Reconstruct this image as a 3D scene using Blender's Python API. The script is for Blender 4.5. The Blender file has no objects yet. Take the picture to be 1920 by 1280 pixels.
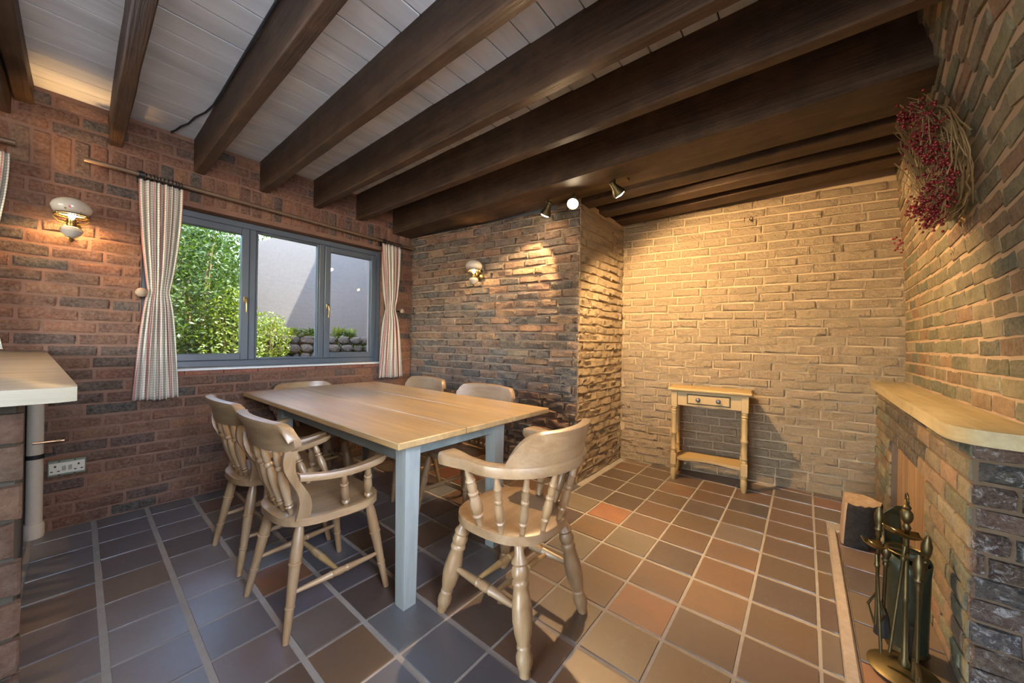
import bpy, math, random
from mathutils import Vector, Matrix
random.seed(7)
PI = math.pi
S = bpy.context.scene
COL = S.collection

# ------------------------------------------------------------------ camera
FPX, YAW, PITCH, ROLL = 668.5, .688, .0005, .018
CAM = Vector((3.53, 0.0, 1.19))
_f = Vector((-math.cos(PITCH)*math.sin(YAW), math.cos(PITCH)*math.cos(YAW), math.sin(PITCH)))
_r = Vector((math.cos(YAW), math.sin(YAW), 0)); _u = _r.cross(_f)
_r2 = _r*math.cos(ROLL) + _u*math.sin(ROLL); _u2 = -_r*math.sin(ROLL) + _u*math.cos(ROLL)
cd = bpy.data.cameras.new('camera'); cam = bpy.data.objects.new('camera', cd); COL.objects.link(cam)
cd.sensor_width = 36; cd.lens = 36*FPX/1920; cd.clip_start = .02; cd.clip_end = 200
m = Matrix.Identity(4)
for i in range(3):
    m[i][0] = _r2[i]; m[i][1] = _u2[i]; m[i][2] = -_f[i]; m[i][3] = CAM[i]
cam.matrix_world = m
S.camera = cam

# ------------------------------------------------------------------ view, world, daylight
vs = S.view_settings
vs.view_transform = 'Standard'; vs.look = 'None'; vs.gamma = 1; vs.use_curve_mapping = False
vs.exposure = 0.85
S.cycles.use_denoising = True
S.cycles.max_bounces = 8; S.cycles.diffuse_bounces = 5; S.cycles.transparent_max_bounces = 12
S.cycles.sample_clamp_indirect = 6; S.cycles.caustics_reflective = False; S.cycles.caustics_refractive = False
W = bpy.data.worlds.new('sky'); S.world = W; W.use_nodes = True
wn = W.node_tree.nodes; wl = W.node_tree.links
bg = wn['Background']; sk = wn.new('ShaderNodeTexSky')
sk.sky_type = 'NISHITA'; sk.sun_disc = False; sk.sun_elevation = math.radians(58); sk.sun_rotation = math.radians(140)
wl.new(sk.outputs[0], bg.inputs[0]); bg.inputs[1].default_value = 2.6

def lamp(name, kind, loc, energy, color, **kw):
    d = bpy.data.lights.new(name, kind); d.energy = energy; d.color = color
    for k, v in kw.items():
        if k not in ('to', 'par'): setattr(d, k, v)
    o = bpy.data.objects.new(name, d); COL.objects.link(o); o.location = loc
    if 'to' in kw:
        o.rotation_euler = (Vector(kw['to'])-Vector(loc)).to_track_quat('-Z', 'Y').to_euler()
    if kw.get('par'): o.parent = kw['par']
    return o
SUN = Vector((-.36, -.335, -.87))
lamp('sun', 'SUN', (0, 0, 8), 18.0, (1, .93, .8), angle=.009, to=Vector((0, 0, 8))+SUN)
# daylight behind the glazing of the side window (left of the frame); fill lamp added in a made-up doorway behind the camera
lamp('side_window_daylight', 'AREA', (-.42, -1.35, 1.6), 75, (.60, .74, 1), shape='RECTANGLE', size=1.6, size_y=1.35, to=(1.4, -.9, .7))
lamp('right_window_daylight', 'AREA', (4.40, .10, 1.62), 52, (.78, .85, 1), shape='RECTANGLE', size=.85, size_y=.95, to=(1.0, .75, .6))
lamp('rear_fill_lamp', 'AREA', (2.3, -3.55, 1.35), 18, (1, .92, .84), shape='RECTANGLE', size=2.3, size_y=2.1, to=(2.3, 0, 1.2))
for nm, loc, sx, sy in (('window_portal', (-.2, 1.18, 1.55), 1.2, 1.75),):
    p = lamp(nm, 'AREA', loc, 1, (1, 1, 1), shape='RECTANGLE', size=sx, size_y=sy, to=(2, 1.18, 1.55))
    p.data.cycles.is_portal = True

# ------------------------------------------------------------------ materials
def nmat(name):
    mt = bpy.data.materials.new(name); mt.use_nodes = True
    nt = mt.node_tree; b = nt.nodes['Principled BSDF']
    return mt, nt, b
def N(nt, t, **kw):
    n = nt.nodes.new(t)
    for k, v in kw.items(): setattr(n, k, v)
    return n
def L(nt, a, b): nt.links.new(a, b)
def mixc(nt, fac, a, b, mode='MIX'):
    n = N(nt, 'ShaderNodeMix', data_type='RGBA', blend_type=mode)
    for s, v in ((n.inputs[0], fac), (n.inputs[6], a), (n.inputs[7], b)):
        if hasattr(v, 'links'): L(nt, v, s)
        else: s.default_value = v if not isinstance(v, tuple) else (*v[:3], 1)
    return n.outputs[2]
def noise(nt, vec, scale, detail=4, rough=.6, dist=0):
    n = N(nt, 'ShaderNodeTexNoise'); n.inputs['Scale'].default_value = scale
    n.inputs['Detail'].default_value = detail; n.inputs['Roughness'].default_value = rough; n.inputs['Distortion'].default_value = dist
    if vec is not None: L(nt, vec, n.inputs['Vector'])
    return n.outputs['Fac']
def ramp(nt, fac, stops):
    n = N(nt, 'ShaderNodeValToRGB'); e = n.color_ramp.elements
    while len(e) < len(stops): e.new(.5)
    for i, (p, c) in enumerate(stops):
        e[i].position = p; e[i].color = (*c[:3], 1) if isinstance(c, tuple) else (c, c, c, 1)
    L(nt, fac, n.inputs[0]); return n.outputs[0]
def bump(nt, b, h, strength, dist=.01, prev=None):
    n = N(nt, 'ShaderNodeBump'); n.inputs['Strength'].default_value = strength; n.inputs['Distance'].default_value = dist
    L(nt, h, n.inputs['Height'])
    if prev is not None: L(nt, prev, n.inputs['Normal'])
    L(nt, n.outputs[0], b.inputs['Normal']); return n.outputs[0]
def pos(nt, scale=None, coord='pos'):
    if coord == 'pos': v = N(nt, 'ShaderNodeNewGeometry').outputs['Position']
    else: v = N(nt, 'ShaderNodeTexCoord').outputs[coord]
    if scale:
        mp = N(nt, 'ShaderNodeMapping'); mp.inputs['Scale'].default_value = scale; L(nt, v, mp.inputs[0]); v = mp.outputs[0]
    return v
def simple(name, col, rough=.5, metal=0, spec=.5, emit=0, ecol=None, var=.15, bscale=0, bstr=.2):
    mt, nt, b = nmat(name)
    p = pos(nt)
    k = noise(nt, p, 35)
    c = mixc(nt, k, tuple(x*(1-var) for x in col), tuple(min(1, x*(1+var)) for x in col))
    L(nt, c, b.inputs['Base Color']); b.inputs['Roughness'].default_value = rough; b.inputs['Metallic'].default_value = metal
    b.inputs['Specular IOR Level'].default_value = spec
    if bscale: bump(nt, b, noise(nt, p, bscale, 6), bstr)
    if emit:
        b.inputs['Emission Color'].default_value = (*(ecol or col), 1); b.inputs['Emission Strength'].default_value = emit
    return mt
def brickmat(name, mortar, smear=.5, b1=.6, b2=.4, paint=False, rough=.85, salt=0, dist=.012, fleck=.22, bs=30):
    """colour of each brick comes from its object colour; noise adds wear, soot and mortar smears"""
    mt, nt, b = nmat(name); p = pos(nt)
    oc = N(nt, 'ShaderNodeObjectInfo').outputs['Color']
    n1 = noise(nt, p, 9, 6, .65); n2 = noise(nt, p, 60, 5, .7); n3 = noise(nt, p, 3.1, 3)
    dk = mixc(nt, ramp(nt, n1, [(.3, 0.), (.75, 1.)]), oc, (.45, .43, .42), 'MULTIPLY') if not paint else oc
    c = mixc(nt, ramp(nt, n2, [(.35, 0.), (.7, 1.)]), dk, mixc(nt, fleck if not paint else .08, dk, (.62, .5, .38)))
    if smear:
        sm = N(nt, 'ShaderNodeMath', operation='MULTIPLY'); sm.inputs[1].default_value = smear
        mm = noise(nt, p, 14, 8, .75, .6); L(nt, ramp(nt, mm, [(.5, 0.), (.68, 1.)]), sm.inputs[0])
        c = mixc(nt, sm.outputs[0], c, mortar)
    if salt:
        sm = N(nt, 'ShaderNodeMath', operation='MULTIPLY'); sm.inputs[1].default_value = salt
        mm = noise(nt, p, 26, 10, .8, 1.2); L(nt, ramp(nt, mm, [(.53, 0.), (.62, 1.)]), sm.inputs[0])
        c = mixc(nt, sm.outputs[0], c, (.62, .6, .62))
    L(nt, c, b.inputs['Base Color']); b.inputs['Roughness'].default_value = rough; b.inputs['Specular IOR Level'].default_value = .25
    pr = bump(nt, b, noise(nt, p, bs, 8, .7), b1, dist)
    bump(nt, b, noise(nt, p, 160, 4, .7), b2, .003, pr)
    return mt
def mortarmat(name, col, var=.3):
    mt, nt, b = nmat(name); p = pos(nt)
    c = mixc(nt, noise(nt, p, 12, 8, .7), tuple(x*(1-var) for x in col), tuple(x*(1+var) for x in col))
    L(nt, c, b.inputs['Base Color']); b.inputs['Roughness'].default_value = .95; b.inputs['Specular IOR Level'].default_value = .1
    bump(nt, b, noise(nt, p, 70, 8, .75), .6, .006); return mt
def woodmat(name, dark, light, axis=0, rough=.55, grain=1., coord='Object', spec=.4, wear=None, wearamt=.5, bstr=.25, stretch=26, dist=.004):
    mt, nt, b = nmat(name)
    sc = [stretch]*3; sc[axis] = 1.6
    v = pos(nt, tuple(sc), coord)
    g = noise(nt, v, 1.0*grain, 8, .65, .8)
    v2 = pos(nt, tuple([6 if i != axis else .9 for i in range(3)]), coord); g2 = noise(nt, v2, 1.3, 4, .6, .4)
    c = mixc(nt, ramp(nt, g, [(.3, 0.), (.72, 1.)]), dark, light)
    c = mixc(nt, ramp(nt, g2, [(.35, .0), (.7, .55)]), c, tuple(x*.62 for x in dark))
    if wear:
        wv = noise(nt, pos(nt), 5.5, 5, .65)
        wm = N(nt, 'ShaderNodeMath', operation='MULTIPLY'); wm.inputs[1].default_value = wearamt
        L(nt, ramp(nt, wv, [(.45, 0.), (.65, 1.)]), wm.inputs[0]); c = mixc(nt, wm.outputs[0], c, wear)
    L(nt, c, b.inputs['Base Color']); b.inputs['Roughness'].default_value = rough; b.inputs['Specular IOR Level'].default_value = spec
    bump(nt, b, g, bstr, dist); return mt
def tilemat():
    mt, nt, b = nmat('quarry_tile'); p = pos(nt)
    oc = N(nt, 'ShaderNodeObjectInfo').outputs['Color']
    n1 = noise(nt, p, 7, 6, .6); n2 = noise(nt, p, 45, 6, .7); n3 = noise(nt, p, 13, 8, .75, 1.5)
    c = mixc(nt, ramp(nt, n1, [(.35, 0.), (.7, 1.)]), oc, mixc(nt, .5, oc, (.10, .075, .06)))
    c = mixc(nt, ramp(nt, n3, [(.58, 0.), (.75, .35)]), c, (.26, .21, .18))
    L(nt, c, b.inputs['Base Color']); b.inputs['Specular IOR Level'].default_value = .9; b.inputs['Coat Weight'].default_value = .7; b.inputs['Coat Roughness'].default_value = .42
    L(nt, ramp(nt, n2, [(.3, .34), (.75, .52)]), b.inputs['Roughness'])
    pr = bump(nt, b, n1, .25, .01); bump(nt, b, n2, .25, .0022, pr); return mt
def glassmat(name, tint=(1, 1, 1), base=.05, gl=.02):
    mt, nt, b = nmat(name); nt.nodes.remove(b)
    out = nt.nodes['Material Output']
    t = N(nt, 'ShaderNodeBsdfTransparent'); t.inputs[0].default_value = (*tint, 1)
    g = N(nt, 'ShaderNodeBsdfGlossy'); g.inputs['Roughness'].default_value = gl
    fr = N(nt, 'ShaderNodeFresnel'); fr.inputs[0].default_value = 1.45
    mx = N(nt, 'ShaderNodeMixShader'); L(nt, fr.outputs[0], mx.inputs[0]); L(nt, t.outputs[0], mx.inputs[1]); L(nt, g.outputs[0], mx.inputs[2])
    L(nt, mx.outputs[0], out.inputs[0]); return mt
def checkmat():
    """woven check: cream cloth, maroon warp stripes, green-grey weft lines (UV in metres of cloth)"""
    mt, nt, b = nmat('checked_cloth')
    uv = N(nt, 'ShaderNodeTexCoord').outputs['UV']; sp = N(nt, 'ShaderNodeSeparateXYZ'); L(nt, uv, sp.inputs[0])
    def band(ch, period, width, off=0.):
        a = N(nt, 'ShaderNodeMath', operation='ADD'); a.inputs[1].default_value = off; L(nt, sp.outputs[ch], a.inputs[0])
        d = N(nt, 'ShaderNodeMath', operation='DIVIDE'); d.inputs[1].default_value = period; L(nt, a.outputs[0], d.inputs[0])
        f = N(nt, 'ShaderNodeMath', operation='FRACT'); L(nt, d.outputs[0], f.inputs[0])
        l = N(nt, 'ShaderNodeMath', operation='LESS_THAN'); l.inputs[1].default_value = width; L(nt, f.outputs[0], l.inputs[0])
        h = N(nt, 'ShaderNodeMath', operation='MULTIPLY'); h.inputs[1].default_value = .8; L(nt, l.outputs[0], h.inputs[0])
        return h.outputs[0]
    c = mixc(nt, band(1, .0165, .26), (.72, .645, .50), (.36, .36, .28))
    c = mixc(nt, band(0, .048, .09, .02), c, (.22, .22, .27))
    c = mixc(nt, band(0, .048, .25), c, (.34, .045, .055))
    L(nt, c, b.inputs['Base Color']); b.inputs['Roughness'].default_value = .9; b.inputs['Specular IOR Level'].default_value = .1
    b.inputs['Sheen Weight'].default_value = .2
    return mt
def leafmat(name, c1, c2):
    mt, nt, b = nmat(name)
    r = N(nt, 'ShaderNodeNewGeometry').outputs['Random Per Island']
    L(nt, mixc(nt, r, c1, c2), b.inputs['Base Color']); b.inputs['Roughness'].default_value = .5
    b.inputs['Subsurface Weight'].default_value = 0
    tr = N(nt, 'ShaderNodeBsdfTranslucent'); tr.inputs[0].default_value = (c2[0]*1.2, min(1, c2[1]*1.3), c2[2]*.6, 1)
    mx = N(nt, 'ShaderNodeMixShader'); mx.inputs[0].default_value = .35
    L(nt, b.outputs[0], mx.inputs[1]); L(nt, tr.outputs[0], mx.inputs[2]); L(nt, mx.outputs[0], nt.nodes['Material Output'].inputs[0])
    return mt

M = {}
M['brick_red'] = brickmat('red_brick', (.25, .138, .094), .5, .9, .6, dist=.022)
M['brick_rock'] = brickmat('rock_faced_brick', (.42, .3, .21), .35, .9, .6, dist=.02)
M['brick_paint'] = brickmat('cream_painted_brick', (.6, .5, .38), 0, 1., .3, paint=True, rough=.8, dist=.055, bs=20)
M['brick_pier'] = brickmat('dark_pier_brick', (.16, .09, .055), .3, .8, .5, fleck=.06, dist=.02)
M['brick_right'] = brickmat('weathered_brick', (.33, .235, .14), .45, .8, .7, dist=.016)
M['brick_salt'] = brickmat('salt_stained_brick', (.3, .24, .2), .2, 1., .8, salt=.75, dist=.03)
M['mort_red'] = mortarmat('pink_mortar', (.225, .122, .083)); M['mort_rock'] = mortarmat('buff_mortar', (.30, .22, .16))
M['mort_paint'] = mortarmat('cream_painted_mortar', (.50, .375, .238), .06); M['mort_right'] = mortarmat('sandy_mortar', (.43, .30, .19))
M['mort_dark'] = mortarmat('dark_mortar', (.15, .105, .07))
M['grout'] = mortarmat('cement_grout', (.34, .30, .26), .25)
M['tile'] = tilemat()
M['beam'] = woodmat('dark_stained_oak', (.032, .018, .010), (.105, .058, .031), 0, .55, 1., 'Object', .35, (.15, .085, .046), .35, .8, 40, .008)
M['board'] = woodmat('white_painted_board', (.66, .66, .66), (.78, .78, .785), 1, .6, .5, 'pos', .3, None, 0, .12)
for n, d, l, ax in (('pine_x', (.37, .215, .075), (.60, .40, .165), 0), ('pine_z', (.27, .15, .065), (.47, .315, .16), 2), ('pine_y', (.27, .15, .065), (.47, .315, .16), 1), ('pine_rail', (.24, .135, .06), (.44, .285, .14), 0)):
    M[n] = woodmat(n, d, l, ax, .36, 1., 'Object', .55, (.40, .29, .18), .4, .2)
    M[n].node_tree.nodes['Principled BSDF'].inputs['Coat Weight'].default_value = .45; M[n].node_tree.nodes['Principled BSDF'].inputs['Coat Roughness'].default_value = .38
M['blue_paint'] = woodmat('pale_blue_painted_wood', (.29, .32, .30), (.40, .435, .41), 2, .55, 1., 'Object', .4, (.34, .36, .31), .5, .2)
M['console'] = simple('buttermilk_paint', (.40, .275, .12), .5, 0, .4, var=.06)
M['mantel'] = woodmat('pale_oak_mantel', (.34, .25, .115), (.52, .41, .22), 1, .5, 1., 'pos', .4, (.5, .42, .26), .4, .25)
M['counter'] = woodmat('bleached_counter_wood', (.16, .115, .065), (.36, .32, .23), 1, .35, .8, 'pos', .5, (.27, .275, .21), .5, .2)
M['door_oak'] = woodmat('orange_oak_plank', (.23, .125, .055), (.40, .24, .115), 2, .5, 1., 'Object', .4, None, 0, .2)
M['frame'] = simple('anthracite_frame', (.085, .10, .12), .4, 0, .5, var=.04)
M['white'] = simple('white_paint', (.62, .61, .60), .45, 0, .4, var=.04)
M['pipe'] = simple('painted_pipe', (.58, .49, .38), .45, 0, .4, var=.08)
M['copper'] = simple('copper', (.45, .26, .14), .4, 1)
M['brass'] = simple('aged_brass', (.27, .185, .07), .32, 1, var=.3)
M['brass_dull'] = simple('dull_brass', (.125, .095, .045), .48, 1, var=.35)
M['iron'] = simple('black_iron', (.03, .028, .026), .5, .6)
M['green_metal'] = simple('green_tarnished_metal', (.07, .085, .06), .35, .8, var=.3)
M['porcelain'] = simple('porcelain', (.62, .58, .54), .2, 0, .6, var=.05)
M['pole'] = woodmat('dark_curtain_pole', (.10, .055, .03), (.2, .12, .07), 1, .45, 1., 'pos', .5, None, 0, .1)
M['cloth'] = checkmat()
M['cord'] = simple('black_cable', (.02, .02, .025), .5)
M['socket'] = simple('cream_plastic', (.62, .56, .44), .4, var=.03)
M['socket_edge'] = simple('green_grey_box', (.17, .19, .14), .5)
M['glass'] = glassmat('window_glass')
M['bulb'] = simple('lit_bulb', (1, .82, .5), .4, emit=60, ecol=(1, .72, .36))
M['spotface'] = simple('lit_spot_lens', (1, .9, .7), .4, emit=90, ecol=(1, .80, .52))
M['shade'] = None
def shademat():
    mt, nt, b = nmat('painted_opal_glass'); p = pos(nt)
    v = N(nt, 'ShaderNodeTexVoronoi'); v.inputs['Scale'].default_value = 42; L(nt, p, v.inputs['Vector'])
    k = ramp(nt, v.outputs['Distance'], [(.18, 1.), (.3, 0.)])
    n2 = noise(nt, p, 30, 2)
    flower = mixc(nt, ramp(nt, n2, [(.42, 0.), (.58, 1.)]), (.42, .06, .08), (.08, .16, .06))
    sel = N(nt, 'ShaderNodeMath', operation='MULTIPLY'); L(nt, k, sel.inputs[0]); L(nt, ramp(nt, noise(nt, p, 14, 2), [(.48, 0.), (.56, 1.)]), sel.inputs[1])
    c = mixc(nt, sel.outputs[0], (.44, .41, .36), flower); L(nt, c, b.inputs['Base Color']); b.inputs['Roughness'].default_value = .15
    tr = N(nt, 'ShaderNodeBsdfTranslucent'); L(nt, c, tr.inputs[0])
    mx = N(nt, 'ShaderNodeMixShader'); mx.inputs[0].default_value = .18
    L(nt, b.outputs[0], mx.inputs[1]); L(nt, tr.outputs[0], mx.inputs[2]); L(nt, mx.outputs[0], nt.nodes['Material Output'].inputs[0]); return mt
M['shade'] = shademat()
M['berry'] = simple('red_berry', (.17, .008, .012), .25, 0, .6, var=.5)
M['twig'] = simple('dry_twig', (.26, .17, .08), .8, var=.4)
M['stone_knob'] = simple('mottled_stone_knob', (.34, .25, .17), .5, var=.4, bscale=60)
M['bark'] = simple('bark', (.032, .025, .02), .95, 0, .15, var=.8, bscale=70, bstr=1.)
M['cutwood'] = woodmat('cut_log', (.30, .19, .11), (.48, .36, .25), 2, .8, 1., 'Object', .2, None, 0, .4)
M['concrete'] = simple('concrete_wall', (.076, .071, .064), .9, 0, .2, var=.22, bscale=8, bstr=.3)
M['earth'] = simple('earth', (.035, .028, .018), .95, var=.4, bscale=20, bstr=.8)
M['stone'] = simple('rubble_stone', (.024, .02, .015), .9, var=.4, bscale=25, bstr=.7)
M['leaf1'] = leafmat('mid_green_leaf', (.013, .036, .003), (.052, .092, .007))
M['leaf2'] = leafmat('yellow_green_leaf', (.045, .085, .006), (.13, .165, .013))
M['plaster'] = simple('plain_plaster', (.50, .42, .33), .9, var=.05)
M['render_house'] = simple('house_render', (.13, .125, .118), .9)
M['slate'] = simple('roof_slate', (.07, .07, .08), .8)

# ------------------------------------------------------------------ mesh helpers
class MB:
    def __init__(s): s.v = []; s.f = []; s.uv = None
    def add(s, vs, fs):
        o = len(s.v); s.v += [tuple(v) for v in vs]; s.f += [tuple(i+o for i in f) for f in fs]; return s
    def box(s, x0, x1, y0, y1, z0, z1, ch=0):
        if ch <= 0:
            return s.add([(x0,y0,z0),(x1,y0,z0),(x1,y1,z0),(x0,y1,z0),(x0,y0,z1),(x1,y0,z1),(x1,y1,z1),(x0,y1,z1)],
                         [(0,3,2,1),(4,5,6,7),(0,1,5,4),(1,2,6,5),(2,3,7,6),(3,0,4,7)])
        c = ch; vs = []; X = (x0, x1); Y = (y0, y1); Z = (z0, z1); idx = {}
        for i in range(2):
            for j in range(2):
                for k in range(2):
                    sx = c if i == 0 else -c; sy = c if j == 0 else -c; sz = c if k == 0 else -c
                    for a in range(3):
                        p = [X[i]+sx, Y[j]+sy, Z[k]+sz]; p[a] = (X[i], Y[j], Z[k])[a]
                        idx[i,j,k,a] = len(vs); vs.append(tuple(p))
        fs = []
        for a in range(3):
            o = [b for b in range(3) if b != a]
            for side in range(2):
                q = []
                for (p_, q_) in ((0,0),(1,0),(1,1),(0,1)):
                    t = [0,0,0]; t[a] = side; t[o[0]] = p_; t[o[1]] = q_; q.append(idx[(*t, a)])
                fl = (side == 1) != (a == 1)
                fs.append(tuple(q) if fl else tuple(reversed(q)))
        for a in range(3):
            o = [b for b in range(3) if b != a]
            for p_ in range(2):
                for q_ in range(2):
                    t0 = [0,0,0]; t0[o[0]] = p_; t0[o[1]] = q_; t1 = list(t0); t1[a] = 1
                    q = (idx[(*t0, o[0])], idx[(*t1, o[0])], idx[(*t1, o[1])], idx[(*t0, o[1])]); fs.append(q)
        for i in range(2):
            for j in range(2):
                for k in range(2): fs.append((idx[i,j,k,0], idx[i,j,k,1], idx[i,j,k,2]))
        return s.add(vs, fs)
    def obox(s, mat, sx, sy, sz, ch=0):
        o = len(s.v); s.box(-sx/2, sx/2, -sy/2, sy/2, -sz/2, sz/2, ch)
        for i in range(o, len(s.v)): s.v[i] = tuple(mat @ Vector(s.v[i]))
        return s
    def lathe(s, prof, a, b, seg=12, caps=True):
        """prof: list of (t along a->b, radius)"""
        a = Vector(a); b = Vector(b); d = (b-a); n = d.normalized()
        u = n.orthogonal().normalized(); w = n.cross(u)
        vs = []; fs = []
        for t, r in prof:
            c = a+d*t
            for k in range(seg):
                th = 2*PI*k/seg; vs.append(c+u*(r*math.cos(th))+w*(r*math.sin(th)))
        for i in range(len(prof)-1):
            for k in range(seg):
                k2 = (k+1) % seg; fs.append((i*seg+k, i*seg+k2, (i+1)*seg+k2, (i+1)*seg+k))
        if caps:
            fs.append(tuple(range(seg-1, -1, -1))); fs.append(tuple(range((len(prof)-1)*seg, len(prof)*seg)))
        return s.add(vs, fs)
    def tube(s, pts, r, seg=8):
        pts = [Vector(p) for p in pts]; rs = r if isinstance(r, (list, tuple)) else [r]*len(pts)
        vs = []; fs = []; up = Vector((.13, .21, 1)).normalized()
        for i, p in enumerate(pts):
            t = (pts[min(i+1, len(pts)-1)]-pts[max(i-1, 0)]).normalized()
            u = t.cross(up)
            if u.length < .05: u = t.cross(Vector((1, 0, 0)))
            u.normalize(); w = t.cross(u)
            for k in range(seg):
                th = 2*PI*k/seg; vs.append(p+u*(rs[i]*math.cos(th))+w*(rs[i]*math.sin(th)))
        for i in range(len(pts)-1):
            for k in range(seg):
                k2 = (k+1) % seg; fs.append((i*seg+k, i*seg+k2, (i+1)*seg+k2, (i+1)*seg+k))
        fs.append(tuple(range(seg-1, -1, -1))); fs.append(tuple(range((len(pts)-1)*seg, len(pts)*seg)))
        return s.add(vs, fs)
    def sweep(s, path, secs, closed_sec=True):
        """path of (origin, axis_u, axis_v); secs list (or one) of 2-D outlines"""
        vs = []; fs = []; n = None
        for i, (o, u, v) in enumerate(path):
            sec = secs[i] if isinstance(secs[0], list) else secs
            n = len(sec)
            for (a, b) in sec: vs.append(Vector(o)+Vector(u)*a+Vector(v)*b)
        for i in range(len(path)-1):
            for k in range(n):
                k2 = (k+1) % n; fs.append((i*n+k, i*n+k2, (i+1)*n+k2, (i+1)*n+k))
        fs.append(tuple(range(n-1, -1, -1))); fs.append(tuple(range((len(path)-1)*n, len(path)*n)))
        return s.add(vs, fs)
    def prism(s, outline, z0, z1, ch=0, dish=0):
        """horizontal plate from a 2-D outline with softened edges"""
        n = len(outline); cx = sum(p[0] for p in outline)/n; cy = sum(p[1] for p in outline)/n
        def ring(k, z): return [(cx+(x-cx)*k, cy+(y-cy)*k, z) for x, y in outline]
        L_ = [ring(1-ch*2.2, z0), ring(1, z0+ch*.25), ring(1, z1-ch*.2), ring(1-ch*1.6, z1)]
        if dish: L_.append(ring(.72, z1-dish))
        vs = [p for r in L_ for p in r]; fs = []
        for i in range(len(L_)-1):
            for k in range(n):
                k2 = (k+1) % n; fs.append((i*n+k, i*n+k2, (i+1)*n+k2, (i+1)*n+k))
        fs.append(tuple(range(n-1, -1, -1))); fs.append(tuple(range((len(L_)-1)*n, len(L_)*n)))
        return s.add(vs, fs)
    def mesh(s, name, mat, smooth=True, angle=42):
        me = bpy.data.meshes.new(name); me.from_pydata(s.v, [], s.f); me.update()
        if mat: me.materials.append(M[mat] if isinstance(mat, str) else mat)
        if smooth:
            for p in me.polygons: p.use_smooth = True
            me.set_sharp_from_angle(angle=math.radians(angle))
        return me
    def obj(s, name, mat, parent=None, smooth=True, angle=42):
        me = s.mesh(name, mat, smooth, angle); o = bpy.data.objects.new(name, me); COL.objects.link(o)
        if parent: o.parent = parent
        return o
def fixn(me):
    import bmesh
    b = bmesh.new(); b.from_mesh(me); bmesh.ops.recalc_face_normals(b, faces=b.faces); b.to_mesh(me); b.free()
def tag(o, label, cat, group=None):
    o['label'] = label; o['category'] = cat
    if group: o['group'] = group
    return o
def thing(name, label, cat, loc=(0, 0, 0), rz=0, group=None):
    o = bpy.data.objects.new(name, None); COL.objects.link(o); o.location = loc; o.rotation_euler = (0, 0, rz); o.empty_display_size = .1
    return tag(o, label, cat, group)
def struct(o, label=None):
    o['kind'] = 'structure'
    if label: o['label'] = label
    return o
def inst(name, me, mat4, parent, color=None):
    o = bpy.data.objects.new(name, me); COL.objects.link(o); o.parent = parent; o.matrix_local = mat4
    if color: o.color = (*color, 1)
    return o
def jit(c, a=.15):
    k = 1+random.uniform(-a, a); h = min(.05, a*.3); return tuple(max(0, min(1, x*k*(1+random.uniform(-h, h)))) for x in c)

# ------------------------------------------------------------------ bricks
def brickmeshes(n, mat, relief, edge, name):
    out = []
    for q in range(n):
        b = MB(); nx, nz = 6, 4; vs = []
        xs = [-.5, -.46, -.17, .15, .46, .5]; zs = [-.5, -.30, .28, .5]
        for j in range(nz):
            for i in range(nx):
                border = i in (0, nx-1) or j in (0, nz-1)
                y = 1+random.uniform(-relief, relief) - (edge*random.uniform(.7, 1.3) if border else 0)
                dx = 0 if i in (0, nx-1) else random.uniform(-.05, .05)*(0 if i in (1, nx-2) else 1)
                vs.append((xs[i]+dx+(random.uniform(-.008, .008) if border else 0), y, zs[j]+(0 if j in (0, nz-1) else random.uniform(-.1, .1))+(random.uniform(-.035, .035) if border else 0)))
        fs = [(j*nx+i, (j+1)*nx+i, (j+1)*nx+i+1, j*nx+i+1) for j in range(nz-1) for i in range(nx-1)]
        ring = [i for i in range(nx)]+[j*nx+nx-1 for j in range(1, nz)]+[(nz-1)*nx+i for i in range(nx-2, -1, -1)]+[j*nx for j in range(nz-2, 0, -1)]
        o = len(vs)
        corners = (ring[0], ring[nx-1], ring[nx+nz-2], ring[2*nx+nz-3])
        # four corner posts carry the sides back into the mortar
        for c in corners: vs.append((math.copysign(.5, vs[c][0]), 0, math.copysign(.5, vs[c][2])))
        seq = ring+[ring[0]]; segs = [[], [], [], []]; k = -1
        for idx in seq[:-1]:
            if idx in corners: k += 1
            segs[k].append(idx)
        for k in range(4):
            nxt = corners[(k+1) % 4]; poly = segs[k]+[nxt, o+(k+1) % 4, o+k]; fs.append(tuple(poly))
        b.add(vs, fs); me = b.mesh(name, mat, True, 38); fixn(me); out.append(me)
    return out
BR = {'red': brickmeshes(10, 'brick_red', .10, .14, 'worn_brick'), 'rock': brickmeshes(12, 'brick_rock', .36, .20, 'rock_brick'),
      'paint': brickmeshes(12, 'brick_paint', .36, .16, 'painted_brick'), 'right': brickmeshes(10, 'brick_right', .08, .10, 'weathered_brick'),
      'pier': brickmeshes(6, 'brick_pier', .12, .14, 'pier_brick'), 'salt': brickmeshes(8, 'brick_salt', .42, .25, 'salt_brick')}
CH = .075
def pick(pal):
    return jit(random.choices([p[1] for p in pal], [p[0] for p in pal])[0], .2 if len(pal) > 1 else .025)
PAL_RED = [(4, (.22, .085, .044)), (3, (.16, .066, .038)), (3, (.265, .11, .053)), (2.5, (.105, .058, .042)), (1.2, (.07, .056, .05)), (1, (.25, .125, .075))]
PAL_ROCK = [(4, (.21, .125, .085)), (3, (.14, .105, .085)), (2, (.29, .155, .09)), (2, (.105, .095, .09)), (1, (.31, .2, .125))]
PAL_WHITE = [(1, (.51, .385, .245))]
PAL_RIGHT = [(3, (.245, .195, .105)), (3, (.18, .168, .095)), (1.6, (.27, .165, .087)), (2, (.30, .25, .145)), (1.2, (.13, .145, .10)), (.8, (.21, .135, .08))]
PAL_SALT = [(3, (.10, .065, .055)), (2, (.075, .075, .08)), (2, (.14, .085, .065))]
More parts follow.
